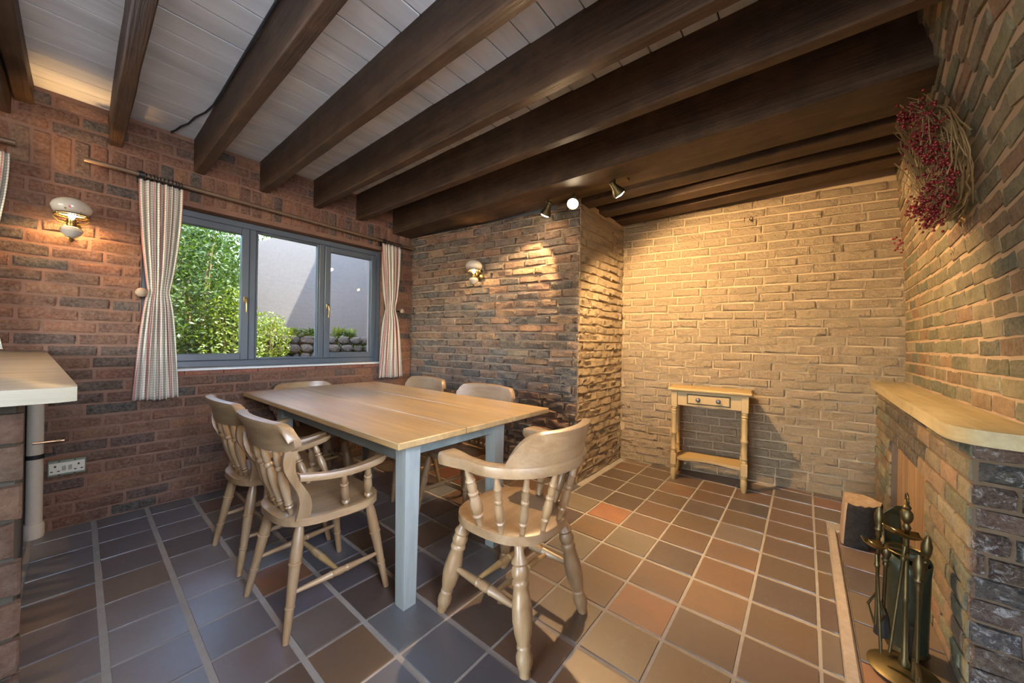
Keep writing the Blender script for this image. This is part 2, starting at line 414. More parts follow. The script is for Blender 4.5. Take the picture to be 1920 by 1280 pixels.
def lay(parent, P, s0, s1, z0, z1, kind, pal, depth=.03, holes=(), soldier=None, step=.225, head=.0, sag=.0, joint=.011, keep=None, fix=None):
    """P(s,z)->(pos, u, n): running-bond bricks between s0..s1 and z0..z1, cut round holes (a,b,c,d)"""
    rows = []; z = z0; k = 0
    while z < z1-.012:
        if soldier and abs(z-soldier[0]) < .02:
            rows.append((z, soldier[1], True)); z = soldier[1]
        else:
            rows.append((z, min(z+CH, z1), False)); z += CH
        k += 1
    cnt = 0
    for k, (za, zb, sol) in enumerate(rows):
        w = .0765 if sol else step
        off = 0 if sol else (step/2 if k % 2 else 0)+random.uniform(-.03, .03)
        x = s0-w+off % w - (0 if sol else 0)
        while x < s1:
            ww = w*(1+random.uniform(-.08, .08)) if not sol else w
            a, b = max(x, s0), min(x+ww, s1); x += ww
            if b-a < .03: continue
            pcs = [(a, b)]
            zm = (za+zb)/2
            for (h0, h1, g0, g1) in holes:
                if g0-.02 < zm < g1+.0:
                    q = []
                    for (c, d) in pcs:
                        if d <= h0 or c >= h1: q.append((c, d)); continue
                        if c < h0: q.append((c, h0))
                        if d > h1: q.append((h1, d))
                    pcs = q
            for (c, d) in pcs:
                if d-c < .025: continue
                if keep and not keep((c+d)/2, zm): continue
                pp, u, n = P((c+d)/2, zm)
                zt, zb_ = za+joint*.5, zb-joint*.5
                wob = random.uniform(-.003, .003)
                Lx = d-c-joint; hz = zb_-zt+random.uniform(-.003, .002); dd = depth*(1+random.uniform(-.05, .05))
                u = Vector(u); n = Vector(n); up = Vector((0, 0, 1)); 
                mt = Matrix(((u.x*Lx, n.x*dd, 0, pp[0]-n.x*depth), (u.y*Lx, n.y*dd, 0, pp[1]-n.y*depth), (u.z*Lx, n.z*dd, hz, pp[2]+wob), (0, 0, 0, 1)))
                if sol: mt = Matrix(((0, n.x*dd, -u.x*Lx, pp[0]-n.x*depth), (0, n.y*dd, -u.y*Lx, pp[1]-n.y*depth), (hz, n.z*dd, 0, pp[2]+wob), (0, 0, 0, 1)))
                inst('brick', random.choice(BR[kind]), mt, parent, fix((c+d)/2, zm) if fix else pick(pal)); cnt += 1
    return cnt
def line(p0, p1, side=1):
    """straight wall on plan; returns P and length; the normal is to the left of travel (side=1) or right"""
    p0 = Vector((*p0, 0)); p1 = Vector((*p1, 0)); d = (p1-p0); Ln = d.length; d.normalize(); n = Vector((-d.y, d.x, 0))*side
    def P(s, z): q = p0+d*s; return (q.x, q.y, z), d, n
    return P, Ln

# ------------------------------------------------------------------ FLOOR
XG = [.03, .20, .443, .68, .92, 1.165, 1.395, 1.63, 1.865, 2.11, 2.36, 2.605, 2.855, 3.10, 3.348, 3.592, 3.70]
YG = [-1.12, -.88, -.645, -.40, -.16, .077, .312, .545, .78, 1.02, 1.258, 1.51, 1.76, 2.01, 2.265, 2.518, 2.77, 3.02, 3.27, 3.52, 3.74, 3.93]
fl = MB().box(-.3, 4.9, -3.6, 4.2, -.12, -.004).obj('floor', 'grout', None, False); struct(fl, 'quarry tiled floor with cement grout')
TP_SLATE_SHEEN = [(3, (.125, .123, .138)), (2.5, (.095, .092, .105)), (2, (.155, .153, .158)), (1, (.12, .085, .072))]  # slate tile colours, blued and lightened to carry the window sheen
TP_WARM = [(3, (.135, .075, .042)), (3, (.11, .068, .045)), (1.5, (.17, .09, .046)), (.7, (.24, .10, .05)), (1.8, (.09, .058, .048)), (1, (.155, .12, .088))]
TILE = [MB().box(-.5, .5, -.5, .5, -.02, .0, .006).mesh('tile', 'tile') for q in range(1)]
for i in range(len(XG)-1):
    for j in range(len(YG)-1):
        x0, x1, y0, y1 = XG[i], XG[i+1], YG[j], YG[j+1]
        xc, yc = (x0+x1)/2, (y0+y1)/2
        if xc < 2.06 and yc > 2.42+.12*xc+.05: continue
        if yc > 3.603+.158*(xc-2.058)+.03: continue
        if xc > 3.6 and 1.0 < yc < 3.1 and i == 15 and False: continue
        gx = .006; gy = .011
        x0b, x1b, y0b, y1b = x0+gx, x1-gx, y0+gy, y1-gy
        if i == 15:
            if y0 < 3.06: x1b = min(x1b, 3.655)
            else: x1b = 3.95
        if j == len(YG)-2 or y1b > 3.603+.158*(xc-2.058): y1b = min(y1b, 3.60+.158*(x0-2.058))
        if xc < 2.06: y1b = min(y1b, 2.43+.12*xc)
        if y1b-y0b < .03: continue
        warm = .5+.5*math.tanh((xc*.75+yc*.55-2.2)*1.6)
        c = pick(TP_WARM if random.random() < warm else TP_SLATE_SHEEN)
        mt = Matrix.Translation(((x0b+x1b)/2, (y0b+y1b)/2, random.uniform(-.0012, .0012))) @ Matrix.Rotation(random.uniform(-.006, .006), 4, 'Z') @ Matrix.Rotation(random.uniform(-.003, .003), 4, 'X') @ Matrix.Diagonal((x1b-x0b, y1b-y0b, 1, 1))
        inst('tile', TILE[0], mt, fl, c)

# ------------------------------------------------------------------ WINDOW WALL (left)
WH = (.27, 2.075, .93, 2.135)         # window opening y0,y1,z0,z1
W2 = (-2.35, -.55, .93, 2.135)        # second window, out of frame to the left
ZC = 2.64
wb = MB()
XI, XO = .0235, -.30
ys = [-3.6, W2[0], W2[1], WH[0], WH[1], 2.75]
for a, b in ((ys[0], ys[1]), (ys[2], ys[3]), (ys[4], ys[5])): wb.box(XO, XI, a, b, -.1, 2.9)
for a, b in ((ys[1], ys[2]), (ys[3], ys[4])): wb.box(XO, XI, a, b, -.1, .915).box(XO, XI, a, b, 2.14, 2.9)
wall_left = struct(wb.obj('wall_left', 'mort_red', None, False), 'red brick window wall with soldier course')
Pl = lambda s, z: ((.03, s, z), Vector((0, 1, 0)), Vector((1, 0, 0)))
lay(wall_left, Pl, -.34, 2.44, -.005, 2.63, 'red', PAL_RED, .03, [WH], soldier=(2.17, 2.395), joint=.015)
# brick jambs of the window
jm = lambda y, sgn: (lambda s, z: ((s, y, z), Vector((1, 0, 0)), Vector((0, sgn, 0))))
lay(wall_left, jm(WH[1]-.0, -1), -.05, .028, .93, 2.13, 'red', PAL_RED, .012)
# ---- window unit
win = thing('window_1', None, None, (-.075, 0, 0)); del win['category']; win['kind'] = 'structure'; win['label'] = 'anthracite framed three-light window above white sill'
def frame_rect(name, y0, y1, z0, z1, w, d, parent, x=0, mat='frame'):
    b = MB()
    b.box(x-d/2, x+d/2, y0, y0+w, z0, z1, .004).box(x-d/2, x+d/2, y1-w, y1, z0, z1, .004)
    b.box(x-d/2, x+d/2, y0+w, y1-w, z0, z0+w, .004).box(x-d/2, x+d/2, y0+w, y1-w, z1-w, z1, .004)
    return b.obj(name, mat, parent)
frame_rect('outer_frame', WH[0]+.004, WH[1]-.004, .952, 2.13, .048, .07, win)
MB().box(-.033, .033, .895, .942, 1.0, 2.082, .004).obj('mullion', 'frame', win)
MB().box(-.033, .033, 1.448, 1.495, 1.0, 2.082, .004).obj('mullion', 'frame', win)
for (a, b) in ((.32, .893), (1.497, 2.02)):
    sh = frame_rect('sash', a, b, 1.002, 2.08, .052, .06, win, .012)
    MB().box(-.004, .004, a+.05, b-.05, 1.05, 2.03).obj('pane', 'glass', sh)
    yh = .868 if a < 1 else 1.522
    hb = MB().box(.042, .052, yh-.012, yh+.012, 1.47, 1.52, .003)
    hb.tube([(.06, yh, 1.505), (.075, yh, 1.50), (.078, yh, 1.46), (.075, yh, 1.39)], [.007, .008, .007, .006])
    hb.obj('handle', 'brass', sh)
gb = frame_rect('glazing_bead', .942, 1.448, 1.0, 2.082, .016, .05, win)
MB().box(-.004, .004, .956, 1.434, 1.014, 2.068).obj('pane', 'glass', win)
sill = MB().box(-.06, .065, WH[0]+.0, WH[1]-.0, .934, .951, .003).obj('window_sill', 'white', win); sill.location = (.075, 0, 0)
sb = thing('trim_1', None, None); del sb['category']; sb['kind'] = 'structure'; sb['label'] = 'red clay tile course under the window sill'
tme = [MB().box(-.5, .5, -.5, .5, -.5, .5, .0).mesh('sill_tile', 'brick_red')]
yy = WH[0]
while yy < WH[1]-.01:
    y2 = min(yy+.225, WH[1]); inst('sill_tile', tme[0], Matrix.Translation((.022, (yy+y2)/2, .918)) @ Matrix.Diagonal((.05, y2-yy-.006, .028, 1)), sb, jit((.33, .10, .06))); yy = y2
# second window out of frame
w2 = thing('window_2', None, None, (-.075, 0, 0)); del w2['category']; w2['kind'] = 'structure'; w2['label'] = 'anthracite framed window beside the counter'
frame_rect('outer_frame', W2[0]+.004, W2[1]-.004, .935, 2.13, .06, .07, w2)
MB().box(-.033, .033, -1.48, -1.42, .995, 2.07, .004).obj('mullion', 'frame', w2)
MB().box(-.004, .004, W2[0]+.06, -1.48, .99, 2.07).obj('pane', 'glass', w2)
MB().box(-.004, .004, -1.42, W2[1]-.06, .99, 2.07).obj('pane', 'glass', w2)

# ------------------------------------------------------------------ other walls
def slab(name, p0, p1, z0, z1, mat, back=.2, side=1, face=.012, label=None, e0=0, e1=0):
    P, Ln = line(p0, p1, side); (a, d, n) = P(-e0, 0); b = P(Ln+e1, 0)[0]
    f0 = Vector(a)-n*face; f1 = Vector(b)-n*face; g0 = f0-n*back; g1 = f1-n*back
    vs = [(q.x, q.y, z) for z in (z0, z1) for q in (f0, f1, g1, g0)]
    o = MB().add(vs, [(0,3,2,1),(4,5,6,7),(0,1,5,4),(1,2,6,5),(2,3,7,6),(3,0,4,7)]); me_o = o.obj(name, mat, None, False); fixn(me_o.data)
    struct(me_o, label); return me_o, P, Ln
A0, A1, A2, A3 = (.0, 2.42), (2.056, 2.668), (2.058, 3.603), (4.14, 3.932)
wall_back, P, Ln = slab('wall_back', A0, A1, -.1, 2.36, 'mort_rock', .25, -1, .014, 'rock-faced brown brick wall with the globe lamp', .2, 0)
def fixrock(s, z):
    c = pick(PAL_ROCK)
    if z < 1.1 and s > .9: c = tuple(x*.8+.02 for x in c)  # lower bricks greyed: window light put into their colour
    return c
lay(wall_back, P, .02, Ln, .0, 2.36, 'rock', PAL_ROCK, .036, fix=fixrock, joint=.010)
wall_as, P, Ln = slab('wall_alcove_side', A1, A2, -.1, 2.42, 'mort_paint', .25, -1, .013, 'cream painted brick return of the alcove', -.03, .25)
lay(wall_as, P, .0, Ln, .0, 2.37, 'paint', PAL_WHITE, .03, joint=.011)
wall_ab, P, Ln = slab('wall_alcove_back', A2, A3, -.1, 2.62, 'mort_paint', .2, -1, .0125, 'cream painted brick wall behind the console table', .25, .1)
lay(wall_ab, P, .0, Ln, .0, 2.475, 'paint', PAL_WHITE, .026, joint=.011)
# right wall above the mantel: chimney breast that gathers in towards the ceiling
XR = 4.11
def lean(y, z):
    t = max(0, min(1, (z-.94)/1.7)); return XR-t*t*(.075+.11*max(0, 3.93-max(y, 1.7)))
def Pr(s, z):
    y = 3.98-s; e = .02
    a = Vector((lean(y, z), y, z)); u = Vector((lean(y-e, z)-lean(y+e, z), -2*e, 0)).normalized()
    vz = Vector((lean(y, z+e)-lean(y, z-e), 0, 2*e)).normalized(); n = u.cross(vz); 
    if n.x > 0: n = -n
    return a, u, n.normalized()
vs = []; fs = []; ny, nz = 22, 14
def grid(y0, y1, z0, z1, ny, nz):
    b = MB(); vs = []; fs = []
    for j in range(nz+1):
        for i in range(ny+1):
            y = y0+(y1-y0)*i/ny; z = z0+(z1-z0)*j/nz; vs.append((lean(y, z)+.0045, y, z))
    for j in range(nz):
        for i in range(ny): k = j*(ny+1)+i; fs.append((k, k+1, k+ny+2, k+ny+1))
    o2 = len(vs); vs += [(4.45, y0, z0), (4.45, y1, z0), (4.45, y1, z1), (4.45, y0, z1)]
    fs += [(o2, o2+1, o2+2, o2+3), tuple([0]+list(range(1, ny+1))+[o2+1, o2]), tuple([nz*(ny+1)+ny-i for i in range(ny+1)]+[o2+3, o2+2]),
           tuple([j*(ny+1)+ny for j in range(nz+1)]+[o2+2, o2+1]), tuple([(nz-j)*(ny+1) for j in range(nz+1)]+[o2, o2+3])]
    return vs, fs
wrb = MB()
wrb.add(*grid(4.05, 1.60, .2, 2.75, 16, 14)); wrb.add(*grid(1.60, .60, -.1, 2.75, 6, 14)); wrb.add(*grid(-.40, -3.6, -.1, 2.75, 12, 6))
wrb.add(*grid(.60, -.40, -.1, 1.12, 6, 3)); wrb.add(*grid(.60, -.40, 2.12, 2.75, 6, 4))
wr = wrb.obj('wall_right', 'mort_right', None, False); fixn(wr.data); struct(wr, 'weathered brown and green brick chimney wall above the mantel')
lay(wr, Pr, .06, 2.95, .94, 2.66, 'right', PAL_RIGHT, .026, joint=.013, keep=None)
lay(wr, Pr, 2.13, 2.95, .0, .94, 'right', PAL_RIGHT, .026, joint=.013)
# fireplace front below the mantel
XB = 3.958
OP = (2.46, 3.33, -.1, .60)
fb = MB().box(XB+.008, 4.3, 1.889, OP[0], -.1, .89).box(XB+.012, 4.3, OP[1], 3.96, -.1, .89).box(XB+.012, 4.3, OP[0], OP[1], .60, .89).box(4.2, 4.3, OP[0], OP[1], -.1, .60)
wf = struct(fb.obj('wall_fireplace', 'mort_dark', None, False), 'brick fireplace front with boarded opening')
SOOT = [(2, (.05, .048, .04)), (1, (.10, .085, .06))]
def fixf(s, z):
    y = 3.92-s
    if z > .55 and 2.55 < y < 3.45: return pick(SOOT)
    return pick(PAL_RIGHT)
lay(wf, lambda s, z: ((XB, 3.92-s, z), Vector((0, -1, 0)), Vector((-1, 0, 0))), 0, 3.92-1.885, .0, .885, 'right', PAL_RIGHT, .024, [(3.92-OP[1], 3.92-OP[0], -.1, .60)], joint=.013, fix=fixf)
lay(wf, lambda s, z: ((XB+.0+s, 1.873, z), Vector((1, 0, 0)), Vector((0, -1, 0))), 0, .46, .0, .885, 'salt', PAL_SALT, .03, joint=.012)
# opening jamb + boarded infill
bd = thing('fireplace_boards', 'upright orange oak planks closing the fireplace opening', 'boarding', (3.985, 0, .0))
yb = OP[0]+.01
for w_ in (.155, .15, .16, .15, .155):
    MB().box(0, .02, yb, yb+w_-.005, 0, .596, .003).obj('plank', 'door_oak', bd); yb += w_+.003
# mantel shelf
ol = [(4.10, 3.90), (3.925, 3.88), (3.917, 3.4), (3.906, 2.6), (3.902, 1.95), (3.905, 1.89), (3.92, 1.845), (3.95, 1.815), (3.99, 1.80), (4.25, 1.775), (4.28, 1.80), (4.28, 1.87), (4.112, 1.885)]
mt_ = MB().prism(ol, .886, .938, .006).obj('mantel_shelf', 'mantel', None, True, 30); fixn(mt_.data)
tag(mt_, 'thick pale oak mantel shelf with rounded corner over the fireplace', 'shelf')
# hearth
he = MB().box(3.672, 3.954, .9, 3.05, -.003, .026).obj('hearth', 'grout', None, False); tag(he, 'low raised tiled hearth in front of the fireplace', 'hearth')
yh = 3.04
for w_ in (.2, .245, .25, .245, .25, .245, .25, .245):
    xx = 3.70
    for wx in (.262,):
        inst('hearth_tile', TILE[0], Matrix.Translation((xx+wx/2, yh-w_/2, .036)) @ Matrix.Diagonal((wx-.008, w_-.009, 1, 1)), he, pick([(2, (.17, .11, .075)), (1, (.26, .12, .06)), (1, (.10, .08, .07))]))
    yh -= w_
inst('hearth_tile', TILE[0], Matrix.Translation((4.03, 1.38, .036)) @ Matrix.Diagonal((.14, .9, 1, 1)), he, (.17, .11, .075))
MB().box(3.658, 3.697, .9, 3.055, -.02, .042, .006).obj('edging_strip', simple('worn_cement_edging', (.36, .29, .23), .8, var=.35, bscale=30), he)
MB().box(3.69, 3.96, 3.03, 3.058, -.02, .041, .006).obj('edging_strip', 'grout', he)
# rear, far right and remaining shell
wq = MB().box(-.3, 1.1, -3.6, -3.4, -.1, 2.9).box(3.5, 5., -3.6, -3.4, -.1, 2.9).box(1.1, 3.5, -3.6, -3.4, 2.3, 2.9).obj('wall_rear', 'plaster', None, False); struct(wq, 'plain rear wall with a made-up doorway for the fill lamp')  # doorway added only to let the rear fill light in
w3 = thing('window_3', None, None, (4.30, 0, 0)); del w3['category']; w3['kind'] = 'structure'; w3['label'] = 'small window in the right wall beside the camera'
frame_rect('outer_frame', -.40, .60, 1.12, 2.12, .05, .07, w3)
MB().box(-.004, .004, -.35, .55, 1.17, 2.07).obj('pane', 'glass', w3)

# ------------------------------------------------------------------ COUNTER (peninsula)
cp = thing('wall_counter', None, None); del cp['category']; cp['kind'] = 'structure'; cp['label'] = 'rough brick pier under the counter'
c0, c1 = (2.36, -.062), (.03, -.178)
fo = MB(); 
vs = [(x, y, z) for z in (-.05, 1.055) for (x, y) in ((2.345, -.075), (.03, -.19), (.03, -.8), (2.345, -.8))]
fo.add(vs, [(0,3,2,1),(4,5,6,7),(0,1,5,4),(1,2,6,5),(2,3,7,6),(3,0,4,7)]); q = fo.obj('core', 'earth', cp, False); fixn(q.data)
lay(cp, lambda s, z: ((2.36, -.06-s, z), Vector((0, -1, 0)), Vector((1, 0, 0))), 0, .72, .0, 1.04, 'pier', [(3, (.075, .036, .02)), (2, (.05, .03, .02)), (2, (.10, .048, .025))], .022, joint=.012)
Pc, Lc = line((2.36, -.062), (.03, -.178), -1)
ct = MB().prism([(2.43, .0), (2.44, -.02), (2.44, -.85), (.035, -.85), (.035, -.122), (2.405, .0)], 1.058, 1.088, .004).obj('counter_top', 'counter', None, True, 30); fixn(ct.data)
tag(ct, 'bleached wooden counter top on the brick pier by the window wall', 'counter')
# pipe
pp = thing('waste_pipe', 'cream painted vertical waste pipe in the corner behind the counter', 'pipe', (.082, -.152, 0))
MB().lathe([(0, .032), (.95, .032), (1, .032)], (0, 0, .06), (0, 0, 1.04), 16).obj('pipe', 'pipe', pp)
MB().lathe([(0, .037), (.2, .04), (.8, .04), (1, .037)], (0, 0, .0), (0, 0, .085), 16).obj('socket_joint', 'pipe', pp)
MB().lathe([(0, .036), (1, .036)], (0, 0, .46), (0, 0, .485), 16).box(-.05, .0, -.008, .008, .462, .482).box(-.01, .006, .03, .075, .466, .478).obj('clip', 'iron', pp)
cpz = MB().tube([(0.115, -.16, .556), (.115, -.1, .555), (.115, -.045, .553)], .0075, 8); cpz.lathe([(0, .011), (1, .011)], (.115, -.075, .554), (.115, -.058, .554), 8).tube([(.115, -.05, .554), (.05, -.048, .554)], .006)
tag(cpz.obj('copper_pipe_stub', 'copper'), 'short capped copper pipe crossing in front of the waste pipe', 'pipe')
# socket
so = thing('wall_socket', 'cream double wall socket in a surface box low on the brick wall', 'socket', (.03, -.034, .376))
MB().box(0, .03, -.074, .074, -.046, .046, .003).obj('back_box', 'socket_edge', so)
MB().box(.03, .038, -.070, .070, -.034, .034, .003).obj('face_plate', 'socket', so)
for y in (-.045, .045):
    [MB().box(.037, .0395, a_, b_, c_, d_).obj('pin_hole', 'iron', so) for a_, b_, c_, d_ in ((y-.004, y+.004, .008, .02), (y-.018, y-.008, -.018, -.012), (y+.008, y+.018, -.018, -.012))]
for y in (-.012, .012):
    MB().box(.037, .043, y-.007, y+.007, -.014, .014, .002).obj('rocker_switch', simple('grey_switch', (.3, .27, .2), .4), so)
for y in (-.03, .03):
    [MB().lathe([(0, .004), (1, .004)], (.03, y, z_), (.0312, y, z_), 8).obj('screw', 'iron', so) for z_ in (.04, -.04)]

# ------------------------------------------------------------------ CEILING
ce = MB().box(-.3, 5., -3.6, 4.2, 2.66, 2.72).obj('ceiling', simple('boards_back', (.03, .03, .03), .9), None, False); struct(ce, 'white painted boarded ceiling')
x = .02; BW = .1455
bm = MB().box(-.5, .5, -.5, .5, 0, .018, .0).mesh('ceiling_board', 'board')
bme = MB().box(-.0694, .0694, -2.95, 1.27, 0, .018, .002).mesh('ceiling_board', 'board')
while x < 4.35:
    inst('ceiling_board', bme, Matrix.Translation((x+BW/2, .9, 2.638-.009*x+random.uniform(-.0015, .0015))), ce); x += BW
JG = 'exposed ceiling joists'
def joist(y0, y1, z0, label, x0=.0, x1=4.6, z1=2.642, drop=.009, name='ceiling_joist', cat='beam', group=JG):
    n = 16; path = []; secs = []
    for i in range(n+1):
        X = x0+(x1-x0)*i/n; d = drop*X
        w = [random.uniform(-.0022, .0022) for _ in range(4)]
        path.append(((X, 0, 0), (0, 1, 0), (0, 0, 1)))
        secs.append([(y0+w[0]+.006, z0-d+w[1]*.6), (y1+w[2]-.006, z0-d+w[1]*.6), (y1+w[2], z0-d+.007), (y1+w[2], z1-d), (y0+w[0], z1-d), (y0+w[0], z0-d+.007)])
    o = MB().sweep(path, secs).obj(name, 'beam', None, True, 25); fixn(o.data)
    tag(o, label, cat, group); return o
joist(-.252, -.182, 2.52, 'short-sided dark joist second from the left edge of the ceiling')
joist(-.50, -.258, 2.43, 'broad dark beam at the far left edge of the ceiling')
joist(.11, .172, 2.42, 'dark ceiling joist nearest above the left wall lamp')
joist(.527, .592, 2.398, 'dark joist with the black cable along its top edge')
joist(.937, 1.002, 2.396, 'dark joist meeting the wall above the middle of the window')
joist(1.355, 1.42, 2.392, 'dark joist above the right half of the window')
joist(1.758, 1.825, 2.388, 'dark joist next to the heavy cross beam')
joist(2.17, 2.40, 2.345, 'heavy dark main beam carrying the spotlights', z1=2.62, drop=.004, name='main_beam')
joist(2.41, 2.60, 2.375, 'flat dark plank fixed behind the heavy main beam', z1=2.60, drop=.003, x1=4.2, name='packing_plank')
joist(2.70, 2.845, 2.372, 'first lintel beam over the alcove behind the main beam', 1.98, 4.15, z1=2.60, drop=.0, group='alcove lintel beams', name='alcove_lintel')
joist(3.04, 3.19, 2.376, 'middle lintel beam over the alcove', 1.98, 4.15, z1=2.60, drop=-.005, group='alcove lintel beams', name='alcove_lintel')
joist(3.40, 3.585, 2.37, 'rearmost lintel beam against the cream alcove wall', 1.98, 4.15, z1=2.60, drop=-.02, group='alcove lintel beams', name='alcove_lintel')
ab = MB().box(1.9, 4.2, 2.55, 4.0, 2.60, 2.64).obj('alcove_soffit', 'beam', ce)
# cable
cb = MB().tube([(.05, .40, 2.628), (.12, .415, 2.622), (.20, .43, 2.625), (.30, .455, 2.62), (.42, .47, 2.624), (.55, .50, 2.62), (.68, .515, 2.62), (.9, .518, 2.622), (1.3, .517, 2.617), (1.8, .517, 2.613), (2.4, .517, 2.608)], .006, 6)
tag(cb.obj('ceiling_cable', 'cord'), 'black cable strung across the white ceiling boards', 'cable')

# ------------------------------------------------------------------ CURTAINS
PX = .105
def zpole(y): return 2.262-.022*y
pl = thing('curtain_pole', 'long dark wooden curtain pole across the top of the window', 'curtain pole', (0, 0, 0))
MB().lathe([(0, .0145), (1, .0145)], (PX, .01, zpole(.01)), (PX, 2.38, zpole(2.38)), 12).obj('rod', 'pole', pl)
for y in (.255, 2.02):
    MB().box(.025, .045, y-.02, y+.02, zpole(y)-.04, zpole(y)+.04, .004).tube([(.03, y, zpole(y)-.02), (PX, y, zpole(y)-.02)], .012).lathe([(0, .022), (1, .022)], (PX, y-.014, zpole(y)), (PX, y+.014, zpole(y)), 12).obj('bracket', 'iron', pl)
for y0, y1, n in ((.275, .455, 11), (2.04, 2.225, 10)):
    for k in range(n):
        y = y0+(y1-y0)*k/(n-1); b = MB(); pts = []
        for q in range(13):
            th = 2*PI*q/12; pts.append((PX+.024*math.cos(th), y+.004*math.sin(th*1+k), zpole(y)-.008+.024*math.sin(th)))
        b.tube(pts, .0032, 6); b.obj('ring', 'iron', pl)
def curtain(label, x, tops, waist, bots, z0, zw, z1, folds, width, tieback=True):
    """tops/waist/bots: (y0,y1) at the top, tie height and hem"""
    nu, nv = 110, 46; vs = []; fs = []; uvs = []
    ph = [random.uniform(-.6, .6) for _ in range(12)]
    for j in range(nv+1):
        v = j/nv; z = z0+(z1-z0)*v
        tw = (z0-zw)/(z0-z1)
        if v < tw: t = v/tw; t = t**1.8; a = [tops[i]*(1-t)+waist[i]*t for i in (0, 1)]
        else: t = (v-tw)/(1-tw); t = t**.62; a = [waist[i]*(1-t)+bots[i]*t for i in (0, 1)]
        pinch = math.exp(-((v-tw)/.07)**2)
        for i in range(nu+1):
            u = i/nu
            w = math.sin(2*PI*folds*u+ph[0]+.5*math.sin(3*v+ph[1]))*.62+.38*math.sin(2*PI*folds*1.7*u+ph[2]+1.3*v)
            amp = (.024+.014*(1-abs(2*v-1)))*(1-.55*pinch)*(.6+.4*min(1, v*6))
            y = a[0]+(a[1]-a[0])*(u+.02*math.sin(2*PI*folds*u*1.0+ph[3]+2*v)*(1-pinch*.5))
            vs.append((x+amp*w*1.25+.01*math.sin(5*u+ph[4]), y, z+.004*math.sin(9*u+ph[5])*(v > .98)))
            uvs.append((u*width, v*(z0-z1)))
    for j in range(nv):
        for i in range(nu): k = j*(nu+1)+i; fs.append((k, k+1, k+nu+2, k+nu+1))
    b = MB().add(vs, fs); o = b.obj('curtain', 'cloth', None, True, 180)
    ul = o.data.uv_layers.new(name='UVMap')
    for p in o.data.polygons:
        for li in p.loop_indices: ul.data[li].uv = uvs[o.data.loops[li].vertex_index]
    sm = o.modifiers.new('thickness', 'SOLIDIFY'); sm.thickness = .003
    tag(o, label, 'curtain', 'checked curtains')
    return o
curtain('checked cream and maroon curtain tied back left of the window', .105, (.245, .462), (.295, .40), (.225, .462), 2.225, 1.475, .752, 7.5, .80)
curtain('checked cream and maroon curtain tied back right of the window', .10, (2.005, 2.235), (2.065, 2.175), (1.985, 2.275), 2.195, 1.51, .785, 7.0, .75)
curtain('edge of a checked curtain at the far left by the counter', .11, (-.62, -.252), (-.70, -.35), (-.62, -.27), 2.185, 1.45, 1.095, 9, 1.0, False)
p2 = MB().lathe([(0, .0145), (1, .0145)], (PX, -2.6, 2.25), (PX, -.235, 2.25), 12).obj('curtain_pole', 'pole'); tag(p2, 'end of a second curtain pole at the far left', 'curtain pole')
for y, z, lb in ((.262, 1.472, 'mottled stone curtain holdback knob left of the window'), (2.235, 1.50, 'small curtain holdback knob right of the window')):
    h = thing('curtain_holdback', lb, 'holdback', (.03, y, z), 0, 'curtain holdbacks')
    r = .03 if y < 1 else .024
    MB().lathe([(0, .008), (1, .008)], (-.0, 0, 0), (.09, 0, 0), 8).obj('stem', 'iron', h)
    MB().lathe([(0, .3*r), (.12, .75*r), (.35, r), (.65, .98*r), (.88, .65*r), (1, .2*r)], (.085, 0, 0), (.13, 0, 0), 14).obj('knob', 'stone_knob', h)

# ------------------------------------------------------------------ WALL LAMPS
def wall_lamp(label, loc, rz, energy, sc=1.0):
    t = thing('wall_lamp', label, 'lamp', loc, rz, 'wall lamps'); t.scale = (sc,)*3
    # local: wall plane x=0, +x into the room, origin at the burner height on the wall
    MB().lathe([(0, .034), (.3, .036), (.6, .028), (1, .012)], (0, 0, -.03), (.02, 0, -.03), 14).lathe([(0, .013), (.5, .016), (1, .006)], (.004, 0, .03), (.012, 0, .06), 8).obj('back_plate', 'brass', t)
    MB().tube([(.015, 0, -.03), (.05, 0, -.055), (.085, 0, -.05), (.11, 0, -.035)], .006, 8).tube([(.015, 0, -.02), (.04, 0, .005), (.065, 0, .0), (.06, 0, -.02)], .004, 6).obj('arm', 'brass', t)
    cx = .11
    MB().lathe([(0, .006), (.1, .022), (.35, .037), (.6, .046), (.85, .04), (1, .018)], (cx, 0, -.125), (cx, 0, -.055), 20).obj('font', 'shade', t)
    MB().lathe([(0, .001), (.25, .007), (.6, .011), (1, .006)], (cx, 0, -.15), (cx, 0, -.122), 10).obj('finial', 'brass', t)
    MB().lathe([(0, .018), (.3, .022), (.7, .017), (1, .02)], (cx, 0, -.056), (cx, 0, -.018), 14).obj('burner', 'brass', t)
    g = MB()
    for s_ in (-1, 1):
        pts = [(cx, s_*.018, -.04), (cx, s_*.05, -.035), (cx, s_*.07, -.012), (cx, s_*.066, .004), (cx, s_*.054, .0)]
        g.tube(pts, .0035, 6)
    for r_, z_ in ((.066, .004), (.062, .014)):
        g.tube([(cx+r_*math.cos(2*PI*q/20), r_*math.sin(2*PI*q/20), z_) for q in range(21)], .004, 6)
    for q in range(12):
        th = 2*PI*q/12; g.tube([(cx+.066*math.cos(th), .066*math.sin(th), .004), (cx+.064*math.cos(th), .064*math.sin(th), .016)], .0025, 5)
    g.obj('gallery', 'brass', t)
    sh = MB().lathe([(0, .060), (.18, .076), (.42, .083), (.65, .076), (.85, .056), (1, .032)], (cx, 0, .014), (cx, 0, .112), 24, False).obj('glass_shade', 'shade', t)
    so = sh.modifiers.new('thickness', 'SOLIDIFY'); so.thickness = .002
    MB().lathe([(0, .006), (.2, .012), (.5, .017), (.8, .012), (1, .003)], (cx, 0, -.016), (cx, 0, .05), 12).obj('bulb', 'bulb', t)
    lm = lamp('lamp_light', 'POINT', (cx, 0, .02), energy, (1, .56, .19), shadow_soft_size=.02); lm.parent = t
    return t
